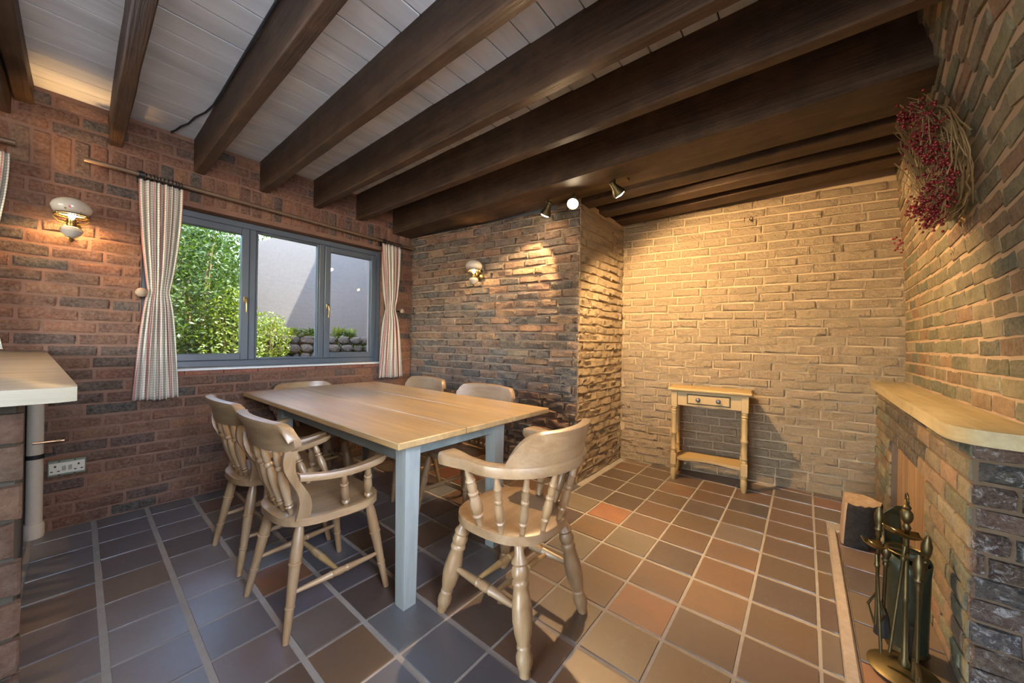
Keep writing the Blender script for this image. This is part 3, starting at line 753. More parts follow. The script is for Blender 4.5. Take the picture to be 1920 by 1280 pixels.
wall_lamp('brass wall lamp with painted shade on the window wall', (.03, -.033, 1.885), 0, 38)
aw = math.atan2(.248, 2.056)
wall_lamp('brass globe wall lamp on the rock-faced back wall', (1.03, 2.42+.1206*1.03-.012, 1.86), -PI/2+aw, 11)

# ------------------------------------------------------------------ SPOTLIGHTS
tr = thing('spotlight_bar', 'dark spotlight bar with three lit spots under the main beam', 'light', (2.2, 2.42, 2.335))
MB().box(-.34, .36, -.035, .035, .0, .025, .006).obj('bar', 'brass_dull', tr)
def spot(dx, dy, aim, energy, size):
    o = Vector((dx, dy, -.055)); a = (Vector(aim)-(Vector((2.2, 2.42, 2.335))+o)).normalized()
    st = MB().tube([(dx, dy, .005), (dx, dy, -.03), tuple(o)], .006, 8).obj('stem', 'iron', tr)
    p0 = o-a*.045; p1 = o+a*.062
    bd_ = MB().lathe([(0, .012), (.04, .02), (.16, .021), (.18, .018), (.28, .022), (.30, .019), (.42, .022), (.6, .03), (.85, .043), (1, .045), (1, .041), (.9, .036)], tuple(p0), tuple(p1), 18).obj('head', 'brass_dull', tr)
    q = p1+a*.009
    MB().lathe([(0, .040), (.5, .036), (1, .018)], tuple(q-a*.012), tuple(q), 18).obj('lens', 'spotface', bd_)
    l = lamp('spot_light', 'SPOT', tuple(p1+a*.016), energy, (1, .66, .32), spot_size=size, spot_blend=.4, shadow_soft_size=.016); l.parent = tr
    l.rotation_euler = a.to_track_quat('-Z', 'Y').to_euler()
spot(-.29, -.02, (1.35, 2.56, 1.45), 60, 1.35)
spot(-.055, -.02, (2.62, 1.15, 1.0), 95, 1.9)
spot(.29, -.06, (3.25, 3.72, .75), 165, 2.2)

# ------------------------------------------------------------------ TABLE
tb = thing('dining_table', 'large pine plank dining table with pale blue legs', 'table', (0, 0, 0))
TZ = .775
rot = .008
def q_(x, y): return (x, y+.012*(x-2.28))
for (y0, y1, lab) in ((.815, 1.185, 0), (1.188, 1.54, 0), (1.543, 1.895, 0)):
    x0 = .27 if y1 < 1.5 else .255
    b = MB().box(x0, 2.285, y0, y1, TZ-.03, TZ, .004); b.v = [(*q_(x, y), z) for x, y, z in b.v]; b.obj('top_plank', 'pine_x', tb)
LG = [(2.155, .95), (2.13, 1.56), (.66, 1.585), (.655, .95)]
for (x, y) in LG:
    h = .039; b = MB(); k = .82
    vs = [(x-h*k, y-h*k, 0), (x+h*k, y-h*k, 0), (x+h*k, y+h*k, 0), (x-h*k, y+h*k, 0), (x-h, y-h, TZ-.03), (x+h, y-h, TZ-.03), (x+h, y+h, TZ-.03), (x-h, y+h, TZ-.03)]
    b.add(vs, [(0,3,2,1),(4,5,6,7),(0,1,5,4),(1,2,6,5),(2,3,7,6),(3,0,4,7)]); b.obj('leg', 'blue_paint', tb, False)
ap = 'blue_paint'
MB().box(.69, 2.12, .93, .952, TZ-.135, TZ-.031, .002).obj('apron', woodmat('pale_blue_apron', (.20, .25, .235), (.29, .335, .315), 0, .5), tb)
apm = bpy.data.materials['pale_blue_apron']
MB().box(.69, 2.10, 1.565, 1.587, TZ-.135, TZ-.031, .002).obj('apron', apm, tb)
MB().box(2.125, 2.147, .985, 1.53, TZ-.115, TZ-.031, .002).obj('apron', apm, tb)
MB().box(.648, .67, .985, 1.55, TZ-.115, TZ-.031, .002).obj('apron', apm, tb)
for x in (1.05, 1.72):
    MB().box(x, x+.05, .86, 1.84, TZ-.05, TZ-.0305, .002).obj('batten', 'pine_y', tb)

# ------------------------------------------------------------------ CHAIRS
def sup(w0, w1, d, n=40, p=3.2, y0=0):
    """rounded-trapezoid seat outline: width w1 at the front (+y), w0 at the back"""
    pts = []
    for k in range(n):
        th = 2*PI*k/n; c, s_ = math.cos(th), math.sin(th)
        r = (abs(c)**p+abs(s_)**p)**(-1/p); u, v = r*c, r*s_
        w = w0+(w1-w0)*(v+1)/2; pts.append((u*w/2, y0+v*d/2))
    return pts
LEG1 = [(0, .014), (.12, .021), (.3, .0235), (.34, .0225), (.345, .0255), (.36, .0255), (.365, .022), (.55, .019), (.70, .0165), (.705, .019), (.72, .019), (.725, .0165), (.9, .0145), (1, .0125)]
SPN = [(0, .010), (.10, .012), (.12, .017), (.14, .012), (.17, .017), (.19, .013), (.40, .0185), (.58, .0165), (.66, .011), (.68, .017), (.71, .017), (.73, .011), (.78, .015), (.9, .0125), (1, .010)]
STR = [(0, .007), (.15, .0105), (.40, .0145), (.41, .016), (.43, .013), (.47, .0155), (.53, .0155), (.57, .013), (.59, .016), (.60, .0145), (.85, .0105), (1, .007)]
def scroll_chair(arms, nsp=4):
    t = thing('dining_chair', 'x', 'chair'); SZ = .452
    w0, w1, d = (.40, .50, .43) if arms else (.36, .43, .40)
    se = MB().prism(sup(w0, w1, d), SZ-.036, SZ, .012, .012).obj('seat', 'pine_x' if False else 'pine_y', t, True, 50); fixn(se.data)
    ft = {}
    for sx in (-1, 1):
        for sy in (-1, 1):
            a = (sx*(.145 if sy < 0 else .175), sy*.145, SZ-.03); b = (sx*(.215 if sy < 0 else .225), sy*.205+(-.015 if sy < 0 else .01), 0); ft[sx, sy] = (Vector(a), Vector(b))
            MB().lathe(LEG1, a, b, 14).obj('leg', 'pine_z', t)
    mids = []
    for sx in (-1, 1):
        p = ft[sx, 1][0].lerp(ft[sx, 1][1], .60); q = ft[sx, -1][0].lerp(ft[sx, -1][1], .60)
        MB().lathe(STR, p, q, 12).obj('stretcher', 'pine_y', t); mids.append(p.lerp(q, .5))
    MB().lathe(STR, mids[0], mids[1], 12).obj('stretcher', 'pine_x', t)
    # crest rail: curved, scrolled over at the top
    def back(z): return -d/2+.035-(z-SZ)*.165
    n = 24; path = []; secs = []
    for i in range(n+1):
        u = -1+2*i/n; X = u*.265; yy_ = -.028+ .055*u*u
        e = abs(u); zt = .872-.012*e*e - .05*(max(0, e-.80)/.20)**2.2; zb = .752-.012*(1-e*e) + .022*(max(0, e-.86)/.14)**2
        path.append(((X, yy_, 0), (0, 1, 0), (0, 0, 1)))
        secs.append([(back(zb)-.012, zb), (back(zb)+.012, zb), (back(.80)+.013, .80), (back(zt)+.010, zt-.006), (back(zt)-.010, zt+.0), (back(zt)-.028, zt-.004), (back(zt)-.030, zt-.018), (back(.80)-.013, .80)])
    cr = MB().sweep(path, secs).obj('crest_rail', 'pine_rail', t, True, 50); fixn(cr.data)
    def topat(u): return Vector((u*.265, -.028+.055*u*u+back(.757), .757))
    # outer shaped flat posts
    for sx in (-1, 1):
        pth = []; sec = []
        A = Vector((sx*(w0/2-.035), -d/2+.07, SZ-.004)); B = topat(sx*.86)
        for i in range(13):
            v = i/12; c = A.lerp(B, v); c.y += .018*math.sin(2*PI*v*1.0)
            hw = .019+.006*math.cos(2*PI*v*1.0)+.004*(1-v)
            pth.append((c, (1, 0, 0), Vector((0, 1, .165)).normalized())); sec.append([(-.010, -hw), (.010, -hw), (.012, 0), (.010, hw), (-.010, hw), (-.012, 0)])
        po = MB().sweep(pth, sec).obj('back_post', 'pine_z', t, True, 50); fixn(po.data)
    for k in range(nsp):
        u = -.52+1.04*k/(nsp-1)
        MB().lathe(SPN, (u*(w0/2-.02), -d/2+.05+.02*u*u, SZ-.005), topat(u), 12).obj('spindle', 'pine_z', t)
    if arms:
        for sx in (-1, 1):
            A = Vector((sx*(w0/2-.035), -d/2+.07, SZ)).lerp(topat(sx*.86), .56)
            pth = []; sec = []; nn = 14
            for i in range(nn+1):
                v = i/nn; X = A.x+sx*(.055*math.sin(v*PI*.5)+.008); Y = A.y+.005+v*.345; Z = A.z+.012-.018*math.sin(PI*v)+.012*v*v
                hw = .018+.010*v**3; hh = .013
                if i == nn: hw *= .6; hh *= .6
                pth.append(((X, Y, Z), (1, 0, 0), (0, 0, 1))); sec.append([(-hw, -hh), (hw, -hh), (hw+.003, 0), (hw-.003, hh), (-hw+.003, hh), (-hw-.003, 0)])
            ar = MB().sweep(pth, sec).obj('arm', 'pine_y', t, True, 50); fixn(ar.data)
            for (yy_, v) in ((.035, .48), (.135, .78)):
                X = A.x+sx*(.055*math.sin(v*PI*.5)+.008); Y = A.y+.005+v*.345; Z = A.z-.018*math.sin(PI*v)+.012*v*v
                MB().lathe(SPN, (sx*(w1/2-.055+(-.01 if v < .6 else 0)), yy_-.005, SZ-.004), (X, Y, Z), 12).obj('arm_spindle', 'pine_z', t)
    return t
LEG2 = [(0, .017), (.10, .019), (.14, .030), (.16, .033), (.18, .027), (.20, .030), (.235, .034), (.27, .030), (.285, .026), (.30, .031), (.325, .033), (.345, .028), (.40, .031), (.50, .0375), (.60, .038), (.70, .032), (.775, .023), (.785, .026), (.80, .0265), (.815, .024), (.86, .031), (.91, .0295), (.97, .020), (1, .021)]
SP2 = [(0, .010), (.08, .0115), (.18, .015), (.20, .018), (.225, .013), (.25, .017), (.36, .019), (.46, .017), (.53, .013), (.55, .0165), (.58, .0165), (.60, .0125), (.68, .0155), (.76, .013), (.78, .016), (.82, .012), (1, .0095)]
def bow_chair(RZ=.72, TOP=.868, reach=.15):
    t = thing('captains_chair', 'x', 'chair'); SZ = .452
    se = MB().prism(sup(.40, .46, .44, 44, 2.7), SZ-.04, SZ, .013, .012).obj('seat', 'pine_rail', t, True, 50); fixn(se.data)
    ft = {}
    for sx in (-1, 1):
        for sy in (-1, 1):
            a = (sx*.15, sy*.15, SZ-.03); b = (sx*.205, sy*.235, 0); ft[sx, sy] = (Vector(a), Vector(b))
            MB().lathe(LEG2, a, b, 16).obj('leg', 'pine_z', t)
    mids = []
    for sx in (-1, 1):
        p = ft[sx, 1][0].lerp(ft[sx, 1][1], .53); q = ft[sx, -1][0].lerp(ft[sx, -1][1], .53)
        MB().lathe([(k_, r_*1.25) for k_, r_ in STR], p, q, 12).obj('stretcher', 'pine_y', t)
        mids.append((p.lerp(q, .36), p.lerp(q, .64)))
    for k in (0, 1): MB().lathe(STR, mids[0][k], mids[1][k], 12).obj('stretcher', 'pine_x', t)
    MB().lathe([(0, .012), (.3, .02), (.5, .014), (.75, .018), (1, .004)], (0, -.02, SZ-.04), (0, -.02, SZ-.085), 12).obj('pendant_knob', 'pine_z', t)
    # horseshoe arm bow
    def bow(v):        # v in -1..1, 0 = back centre
        th = v*PI*.5
        if abs(v) <= .72:
            th = v/.72*PI*.5; return Vector((.275*math.sin(th), -.05-.225*math.cos(th), RZ))
        e = (abs(v)-.72)/.28; return Vector((math.copysign(.275+.0*e, v), -.05+e*(reach+.06), RZ))
    def tang(v):
        d_ = bow(min(1, v+.01))-bow(max(-1, v-.01)); return d_.normalized()
    n = 56; pth = []; sec = []
    for i in range(n+1):
        v = -1+2*i/n; tg = tang(v); out = Vector((tg.y, -tg.x, 0)); e = max(0, (abs(v)-.80)/.20)
        hw = .024+.018*math.sin(e*PI*.62); hh = .0205+.003*e
        if i in (0, n): hw *= .55; hh *= .6
        pth.append((bow(v), out, (0, 0, 1))); sec.append([(-hw, -hh), (hw, -hh), (hw+.004, 0), (hw, hh-.004), (hw-.006, hh), (-hw+.006, hh), (-hw, hh-.004), (-hw-.004, 0)])
    ab_ = MB().sweep(pth, sec).obj('arm_bow', 'pine_rail', t, True, 40); fixn(ab_.data)
    pth = []; sec = []; n = 30
    for i in range(n+1):
        v = (-1+2*i/n)*.50; tg = tang(v); out = Vector((tg.y, -tg.x, 0)); e = abs(v)/.50
        h = (TOP-RZ-.0205)*max(.02, (1-max(0, (e-.45)/.55)**2.6)); b0 = .0205
        o_ = bow(v)
        pth.append((o_, out, (0, 0, 1))); sec.append([(-.014, b0), (.017, b0), (.019+.010*h/.13, b0+h*.5), (.020+.022*h/.13, b0+h*.95), (.010+.016*h/.13, b0+h), (-.004+.012*h/.13, b0+h*.97), (-.012+.006*h/.13, b0+h*.5)])
    cr = MB().sweep(pth, sec).obj('crest', 'pine_rail', t, True, 40); fixn(cr.data)
    for v in (-.80, -.56, -.345, -.13, .13, .345, .56, .80):
        tp = bow(v); tp.z -= .018; bs = Vector((tp.x*.72, (tp.y+.02)*.74-.012, SZ-.005))
        big = abs(v) > .7
        MB().lathe([(k_, r_*(1.3 if big else 1)) for k_, r_ in SP2], bs, tp, 12).obj('spindle', 'pine_z', t)
    return t
def copy_tree(root, loc, rz, label):
    r = root.copy(); COL.objects.link(r); r.location = loc; r.rotation_euler = (0, 0, rz); r['label'] = label
    for ch in list(root.children):
        c = ch.copy(); COL.objects.link(c); c.parent = r
        for g in ch.children:
            d_ = g.copy(); COL.objects.link(d_); d_.parent = c
    return r
def put(o, loc, rz, label, group): o.location = loc; o.rotation_euler = (0, 0, rz); o['label'] = label; o['group'] = group; return o
GC = 'farmhouse chairs round the table'
arm = put(scroll_chair(True), (1.765, .735, 0), .04, 'scroll-back pine armchair nearest the camera, left of the table leg', GC)
copy_tree(arm, (1.15, .735, 0), .03, 'scroll-back pine armchair behind the front one, beside the window wall')
side = put(scroll_chair(False, 5), (1.73, 1.69, 0), PI+.05, 'pine side chair at the far long side, nearer the alcove', GC)
copy_tree(side, (.99, 1.70, 0), PI-.03, 'pine side chair at the far long side, nearer the curtain')
put(bow_chair(), (2.545, 1.235, 0), PI/2-.02, "captain's chair with horseshoe arms and bulbous legs at the table end", GC)
put(bow_chair(.655, .815, .10), (.455, 1.235, 0), -PI/2, "captain's chair at the window end, only its curved back showing above the table", GC)

# ------------------------------------------------------------------ CONSOLE TABLE
ca = math.atan(.14)
cs = thing('console_table', 'buttermilk painted console table with one drawer against the cream wall', 'table', (2.885, 3.52, 0), ca)
HW, HD, CT = .262, .12, .81
MB().box(-HW-.05, HW+.05, -HD-.045, HD+.035, CT-.022, CT, .006).box(-HW-.035, HW+.035, -HD-.03, HD+.025, CT-.030, CT-.0215, .003).obj('top', 'console', cs)
lp = [(0, .016), (.02, .021), (.045, .022), (.05, .018), (.06, .023), (.07, .023), (.075, .018), (.08, .023), (.09, .023), (.095, .021)]
for sx in (-1, 1):
    for sy in (-1, 1):
        x, y = sx*HW, sy*HD; g = MB()
        g.box(x-.025, x+.025, y-.025, y+.025, CT-.165, CT-.03, .003)
        g.lathe([(0, .022), (.03, .025), (.05, .019), (.07, .025), (.09, .025), (.11, .019), (.13, .024), (.16, .021), (.35, .024), (.52, .020), (.55, .027), (.575, .027), (.60, .019), (.75, .022), (.88, .019), (.90, .025), (.92, .025), (.94, .019), (.97, .025), (1, .022)], (x, y, CT-.165), (x, y, .235), 14)
        g.box(x-.024, x+.024, y-.024, y+.024, .135, .235, .003)
        g.lathe([(0, .022), (.1, .025), (.2, .018), (.35, .024), (.6, .024), (.85, .019), (1, .015)], (x, y, .135), (x, y, 0), 14)
        g.obj('leg', 'console', cs)
MB().box(-HW+.02, HW-.02, -HD-.012, -HD+.006, CT-.15, CT-.03, .002).obj('front_rail', 'console', cs)
MB().box(-HW+.02, HW-.02, HD-.006, HD+.012, CT-.15, CT-.03, .002).obj('back_rail', 'console', cs)
for sx in (-1, 1): MB().box(sx*HW-.008, sx*HW+.008, -HD+.02, HD-.02, CT-.15, CT-.03, .002).obj('side_rail', 'console', cs)
dr = MB().box(-.155, .155, -HD-.020, -HD-.010, CT-.125, CT-.052, .003).obj('drawer', 'console', cs)
frm = MB()
for a in ((-.162, .162, CT-.131, CT-.126), (-.162, .162, CT-.051, CT-.046), (-.162, -.157, CT-.131, CT-.046), (.157, .162, CT-.131, CT-.046)): frm.box(a[0], a[1], -HD-.0165, -HD-.011, a[2], a[3])
frm.obj('drawer_gap', simple('shadow_gap', (.05, .035, .02), .9), dr)
for x in (-.075, .075):
    MB().lathe([(0, .008), (.3, .007), (.45, .014), (.65, .019), (.85, .018), (1, .008)], (x, -HD-.02, CT-.088), (x, -HD-.052, CT-.088), 14).obj('knob', simple('pewter_knob', (.16, .15, .15), .35, .8), dr)
ol = []
for k in range(21):
    u = -1+2*k/20; ol.append((u*(HW-.01), -HD+.005-.0+.055*(math.cos(u*PI)*.5+.5)*.9))
ol += [(HW-.01, HD-.0), (-HW+.01, HD-.0)]
sh = MB().prism(ol, .175, .197, .004).obj('lower_shelf', 'console', cs, True, 30); fixn(sh.data)

# ------------------------------------------------------------------ HOOKS on the cream wall
for x, lb in ((3.10, 'left of two small iron hooks high on the cream wall'), (3.15, 'right of two small iron hooks high on the cream wall')):
    y = 3.603+.158*(x-2.058)-.012
    b = MB().tube([(x, y, 2.325), (x, y-.015, 2.325), (x, y-.016, 2.29)] if x < 3.12 else [(x, y, 2.30), (x, y-.012, 2.30), (x+.012, y-.014, 2.318), (x-.003, y-.014, 2.328), (x-.015, y-.014, 2.31), (x, y-.014, 2.288)], .004, 6)
    tag(b.obj('wall_hook', 'iron'), lb, 'hook', 'iron wall hooks')

# ------------------------------------------------------------------ BERRY WREATH
rnd = random.Random(3)
wy, wz = 2.34, 1.985
wre = thing('berry_wreath', 'dried twig wreath with red berries hanging on the right brick wall', 'wreath', (lean(wy, wz)-.045, wy, wz))
tw = MB()
def wpt(th, r): # ring in the wall plane (y,z)
    y = .27*math.cos(th)*r; z = .235*math.sin(th)*r; return (lean(wy+y, wz+z)-lean(wy, wz), y, z)
for k in range(300):
    th0 = rnd.uniform(0, 2*PI); sp = rnd.uniform(.4, 1.3); r0 = rnd.uniform(.62, 1.0); dx = rnd.uniform(-.05, .02); pts = []
    dr = rnd.uniform(-.15, .28); dd = rnd.uniform(-.06, .02)
    for q in range(6):
        v = q/5; b_ = wpt(th0+sp*v, r0+dr*v); pts.append((b_[0]+dx+dd*v*v+rnd.uniform(-.006, .006), b_[1]+rnd.uniform(-.007, .007), b_[2]+rnd.uniform(-.007, .007)))
    tw.tube(pts, [rnd.uniform(.0012, .0028)]*6, 4)
for k in range(70):
    th0 = rnd.uniform(0, 2*PI); b_ = wpt(th0, rnd.uniform(.75, 1)); o_ = wpt(th0, rnd.uniform(1.05, 1.25)); bl = rnd.uniform(.02, .09)
    tw.tube([b_, ((b_[0]+o_[0])/2-bl*.6, (b_[1]+o_[1])/2, (b_[2]+o_[2])/2+.01), (o_[0]-bl, o_[1], o_[2])], .0013, 4)
ob = tw.obj('twigs', 'twig', wre); ob['kind'] = 'stuff'
be = MB()
def ball(c, r):
    be.lathe([(0, r*.3), (.15, r*.72), (.4, r*.98), (.65, r*.93), (.88, r*.6), (1, r*.15)], (c[0], c[1], c[2]-r), (c[0], c[1], c[2]+r), 7)
for k in range(95):
    th0 = rnd.gauss(PI*1.2, 1.2); b_ = wpt(th0, rnd.uniform(.6, 1.12)); bx = -rnd.uniform(.02, .085)
    for q in range(rnd.randint(5, 10)):
        ball((b_[0]+bx+rnd.gauss(0, .012), b_[1]+rnd.gauss(0, .018), b_[2]+rnd.gauss(0, .018)), rnd.uniform(.0045, .0075))
for k in range(16):
    ball((-.085+rnd.gauss(0, .012), .30+rnd.gauss(0, .04), -.27+rnd.gauss(0, .022)), rnd.uniform(.004, .006))
ob = be.obj('berries', 'berry', wre, True, 180); ob['kind'] = 'stuff'

# ------------------------------------------------------------------ LOG on the hearth
lg = thing('firewood_log', 'split bark-covered log standing at the back of the hearth', 'log', (3.765, 2.95, .046), .1)
n = 36; rnd = random.Random(5); out = []
for k in range(n):
    th = 2*PI*k/n; r = .108*(1+.05*math.sin(3*th+1)+.03*math.sin(9*th)+.03*math.sin(17*th)); x, y = r*math.cos(th), r*math.sin(th)
    x = max(x, -.055+.12*y)                      # cleft side
    out.append((x, y))
vs = []; fs = []
hs = [0, .05, .10, .15, .20, .235, .245]
for j, h in enumerate(hs):
    for k, (x, y) in enumerate(out):
        s_ = 1+.02*rnd.uniform(-1, 1)-(.05 if j == 6 else 0); vs.append((x*s_+.06*h, y*s_, h+(.05*y if j > 4 else 0)+.004*rnd.uniform(-1, 1)*(j > 0)))
NJ = len(hs)-1
for j in range(NJ):
    for k in range(n): k2 = (k+1) % n; fs.append((j*n+k, j*n+k2, (j+1)*n+k2, (j+1)*n+k))
cl = [k for k in range(n) if out[k][0] <= -.0545+.12*out[k][1]]
bk = [f for i, f in enumerate(fs) if i % n not in cl]; sp_ = [f for i, f in enumerate(fs) if i % n in cl]
MB().add(vs, bk+[tuple(range(n-1, -1, -1))]).obj('bark', 'bark', lg, True, 60)
MB().add(vs, sp_+[tuple(range(NJ*n, (NJ+1)*n))]).obj('split_face', 'cutwood', lg, True, 40)

# ------------------------------------------------------------------ FIRE TOOLS and HOD
hz0 = .046
hod = thing('coal_hod', 'tall green tarnished metal hod with curled back plate beside the fireplace', 'hod', (3.845, 2.02, hz0))
n = 24; vs = []; fs = []
prof = [(0, .052), (.02, .055), (.18, .058), (.30, .060), (.36, .063)]
for j, (h, r) in enumerate(prof):
    for k in range(n):
        th = 2*PI*k/n; vs.append((r*math.cos(th), r*math.sin(th), h+(.02*math.cos(th-2.3) if j == 4 else 0)))
for j in range(len(prof)-1):
    for k in range(n): k2 = (k+1) % n; fs.append((j*n+k, j*n+k2, (j+1)*n+k2, (j+1)*n+k))
fs.append(tuple(range(n-1, -1, -1)))
hb = MB().add(vs, fs).obj('body', 'green_metal', hod, True, 60); sm = hb.modifiers.new('thickness', 'SOLIDIFY'); sm.thickness = .003
vs = []; fs = []
for j in range(13):
    v = j/12; rr = .062+.012*v; wid = .75-.25*v
    for i in range(9):
        th = 2.35+wid*(-1+i/4); z = .34+.20*v; cur = max(0, v-.75)/.25
        vs.append(((rr-.035*cur)*math.cos(th), (rr-.035*cur)*math.sin(th), z-.012*cur))
for j in range(12):
    for i in range(8): k = j*9+i; fs.append((k, k+1, k+10, k+9))
o = MB().add(vs, fs).obj('curled_plate', 'green_metal', hod, True, 60); sm = o.modifiers.new('thickness', 'SOLIDIFY'); sm.thickness = .003
MB().lathe([(0, .057), (.4, .060), (1, .055)], (0, 0, .0), (0, 0, .02), 24).obj('base_ring', 'brass_dull', hod)
sx_, sy_ = 3.815, 1.86
st = thing('fire_tool_stand', 'brass fire tool stand with round dish base and ring handle', 'tool stand', (sx_, sy_, hz0))
MB().lathe([(0, .085), (.25, .095), (.5, .085), (.75, .04), (1, .016)], (0, 0, 0), (0, 0, .03), 28).obj('base_dish', 'brass_dull', st)
MB().lathe([(0, .012), (.03, .016), (.06, .009), (.4, .0075), (.42, .011), (.44, .0075), (.84, .0075), (.86, .012), (.885, .007), (.905, .014), (.93, .017), (.955, .015), (.97, .009), (.985, .012), (1, .006)], (0, 0, .025), (0, 0, .595), 14).obj('pole', 'brass_dull', st)
MB().tube([(.0, .022*math.sin(2*PI*q/16), .614+.019*-math.cos(2*PI*q/16)) for q in range(17)], .003, 6).obj('ring_handle', 'brass_dull', st)
hr = MB().tube([(.05*math.cos(2*PI*q/20), .05*math.sin(2*PI*q/20), .43) for q in range(21)], .0035, 6).tube([(-.05, 0, .43), (.05, 0, .43)], .0035, 6).tube([(0, -.05, .43), (0, .05, .43)], .0035, 6).obj('hanger_ring', 'brass_dull', st)
HN = [(0, .004), (.03, .009), (.07, .0145), (.12, .0135), (.17, .008), (.19, .012), (.21, .007), (.24, .009), (.26, .0055), (1, .005)]
def tool(name, label, top, bot, end):
    t = thing(name, label, 'fire tool', bot, 0, 'brass fire tools'); tv = Vector(top)-Vector(bot)
    MB().lathe(HN, tuple(tv), (0, 0, .0), 12).obj('rod', 'brass_dull', t)
    if end == 'poker':
        MB().tube([(0, 0, .15), (0, 0, .0), (.012, -.008, .004)], [.007, .006, .002], 6).obj('iron_tip', 'iron', t)
    elif end == 'tongs':
        MB().tube([(0, 0, .12), (.02, -.02, .06), (.004, -.004, .0)], .0045, 6).obj('jaw', 'brass_dull', t)
        MB().tube([(0, 0, .12), (-.02, .02, .06), (-.003, .004, .0)], .0045, 6).obj('jaw', 'brass_dull', t)
    elif end == 'brush':
        MB().lathe([(0, .010), (.3, .018), (1, .024)], (0, 0, .10), (0, 0, .0), 14).obj('bristles', 'iron', t)
    elif end == 'fork':
        MB().tube([(0, -.042, .085), (0, -.028, .095), (0, 0, .10), (0, .028, .095), (0, .042, .085)], .0055, 6).tube([(0, -.042, .085), (0, -.021, .062), (0, 0, .085), (0, .021, .062), (0, .042, .085)], .004, 6).obj('pierced_foot', 'brass_dull', t)
        for y in (-.042, .042): MB().tube([(0, y, .09), (0, y*1.02, .0)], .005, 6).obj('prong', 'brass_dull', t)
    return t
tool('fire_poker', 'brass poker leaning against the brick jamb', (3.868, 1.875, .545), (3.838, 1.90, hz0), 'poker')
tool('fire_tongs', 'brass tongs hanging left of the stand pole', (3.752, 1.90, .60), (3.748, 1.90, .16), 'tongs')
tool('hearth_brush', 'hearth brush with brass rod hanging behind the tongs', (3.772, 1.90, .475), (3.765, 1.905, .13), 'brush')
tool('trivet_fork', 'brass fork with pierced trefoil foot in front of the stand', (3.835, 1.80, .50), (3.83, 1.775, hz0), 'fork')
def blade(name, label, p0, p1, c0, length, width):
    t = thing(name, label, 'fire tool', p0, 0, 'brass fire tools'); d_ = Vector(p1)-Vector(p0)
    MB().lathe([(0, .005), (.5, .0048), (.86, .005), (.88, .009), (.91, .006), (1, .005)], (0, 0, 0), tuple(d_), 10).obj('rod', 'brass_dull', t)
    vs = []; fs = []; ax = Vector((.772, .635, -.25)).normalized(); sd = Vector((-.635, .772, 0))
    c = Vector(c0)-Vector(p0)
    for j in range(9):
        v = j/8
        for i in range(9):
            u = -1+i/4; w = width*math.sin(PI*(.10+.82*v))**.7
            vs.append(c+ax*(length*(v-.5))+sd*(u*w)+Vector((0, 0, .016*u*u-.012*math.sin(PI*v))))
    for j in range(8):
        for i in range(8): k = j*9+i; fs.append((k, k+1, k+10, k+9))
    o = MB().add(vs, fs).obj('blade', 'brass', t); s_ = o.modifiers.new('t', 'SOLIDIFY'); s_.thickness = .003
blade('fire_shovel', 'brass shovel hung with its long dished blade uppermost', (3.775, 1.83, .12), (3.81, 1.845, .50), (3.806, 1.83, .545), .13, .036)
blade('ash_ladle', 'small brass ladle with its bowl uppermost at the left of the fire tools', (3.755, 1.84, .10), (3.742, 1.86, .44), (3.735, 1.85, .475), .075, .034)

# ------------------------------------------------------------------ GARDEN
gd = MB().box(-14, -.3, -8, 9, -.3, .25).obj('garden_ground', 'earth', None, False); struct(gd, 'garden ground outside the window')
XW = -3.05
b = MB(); vs = []; 
ys_ = [1.72, 1.9, 2.3, 2.8, 3.4, 3.65]; zt = [2.66, 2.74, 3.05, 3.4, 3.6, 3.7]
for x in (XW, XW-.3):
    for y, z in zip(ys_, zt): vs += [(x, y, .2), (x, y, z)]
fs = []; n = len(ys_)
for i in range(n-1):
    a = 2*i; fs += [(a, a+2, a+3, a+1), (2*n+a, 2*n+a+1, 2*n+a+3, 2*n+a+2), (a+1, a+3, 2*n+a+3, 2*n+a+1)]
fs += [(0, 1, 2*n+1, 2*n), (2*n-2, 4*n-2, 4*n-1, 2*n-1)]
cw = MB().add(vs, fs).obj('garden_wall', 'concrete', None, False); fixn(cw.data); tag(cw, 'tall pale rendered garden wall half in sunlight outside the window', 'wall')
wg = MB().box(-3.6, -.3, 3.66, 6.8, -.3, 5.30).obj('house_wing', 'render_house', None, False); tag(wg, 'projecting wing of the house that shades the garden wall', 'building')
rf = MB().box(-.42, 5.2, -3.9, 4.6, 2.92, 3.05).obj('roof', 'slate', None, False); struct(rf, 'flat slate roof over the room')
# rubble bank under the garden wall
rnd = random.Random(11)
bk_ = thing('stone_bank', 'low rubble stone bank at the foot of the garden wall', 'bank', (0, 0, 0))
MB().box(-3.0, -2.62, .2, 3.62, .2, 1.18).obj('earth_core', 'earth', bk_, False)
sts = []
import bmesh
for q in range(6):
    bb = bmesh.new(); bmesh.ops.create_icosphere(bb, subdivisions=2, radius=.56)
    for v in bb.verts:
        for a in range(3): v.co[a] = max(-.45, min(.45, v.co[a]*(1+rnd.uniform(-.12, .12))))
    me = bpy.data.meshes.new('stone'); bb.to_mesh(me); bb.free(); me.materials.append(M['stone']); sts.append(me)
for r_ in range(5):
    y = 1.0+rnd.uniform(0, .15); z = .62+r_*.135
    while y < 3.45:
        w = rnd.uniform(.10, .26); inst('stone', rnd.choice(sts), Matrix.Translation((-2.6+rnd.uniform(-.03, .03), y+w/2, z)) @ Matrix.Rotation(rnd.uniform(-.15, .15), 4, 'X') @ Matrix.Diagonal((.2, w, .15, 1)), bk_); y += w*.97
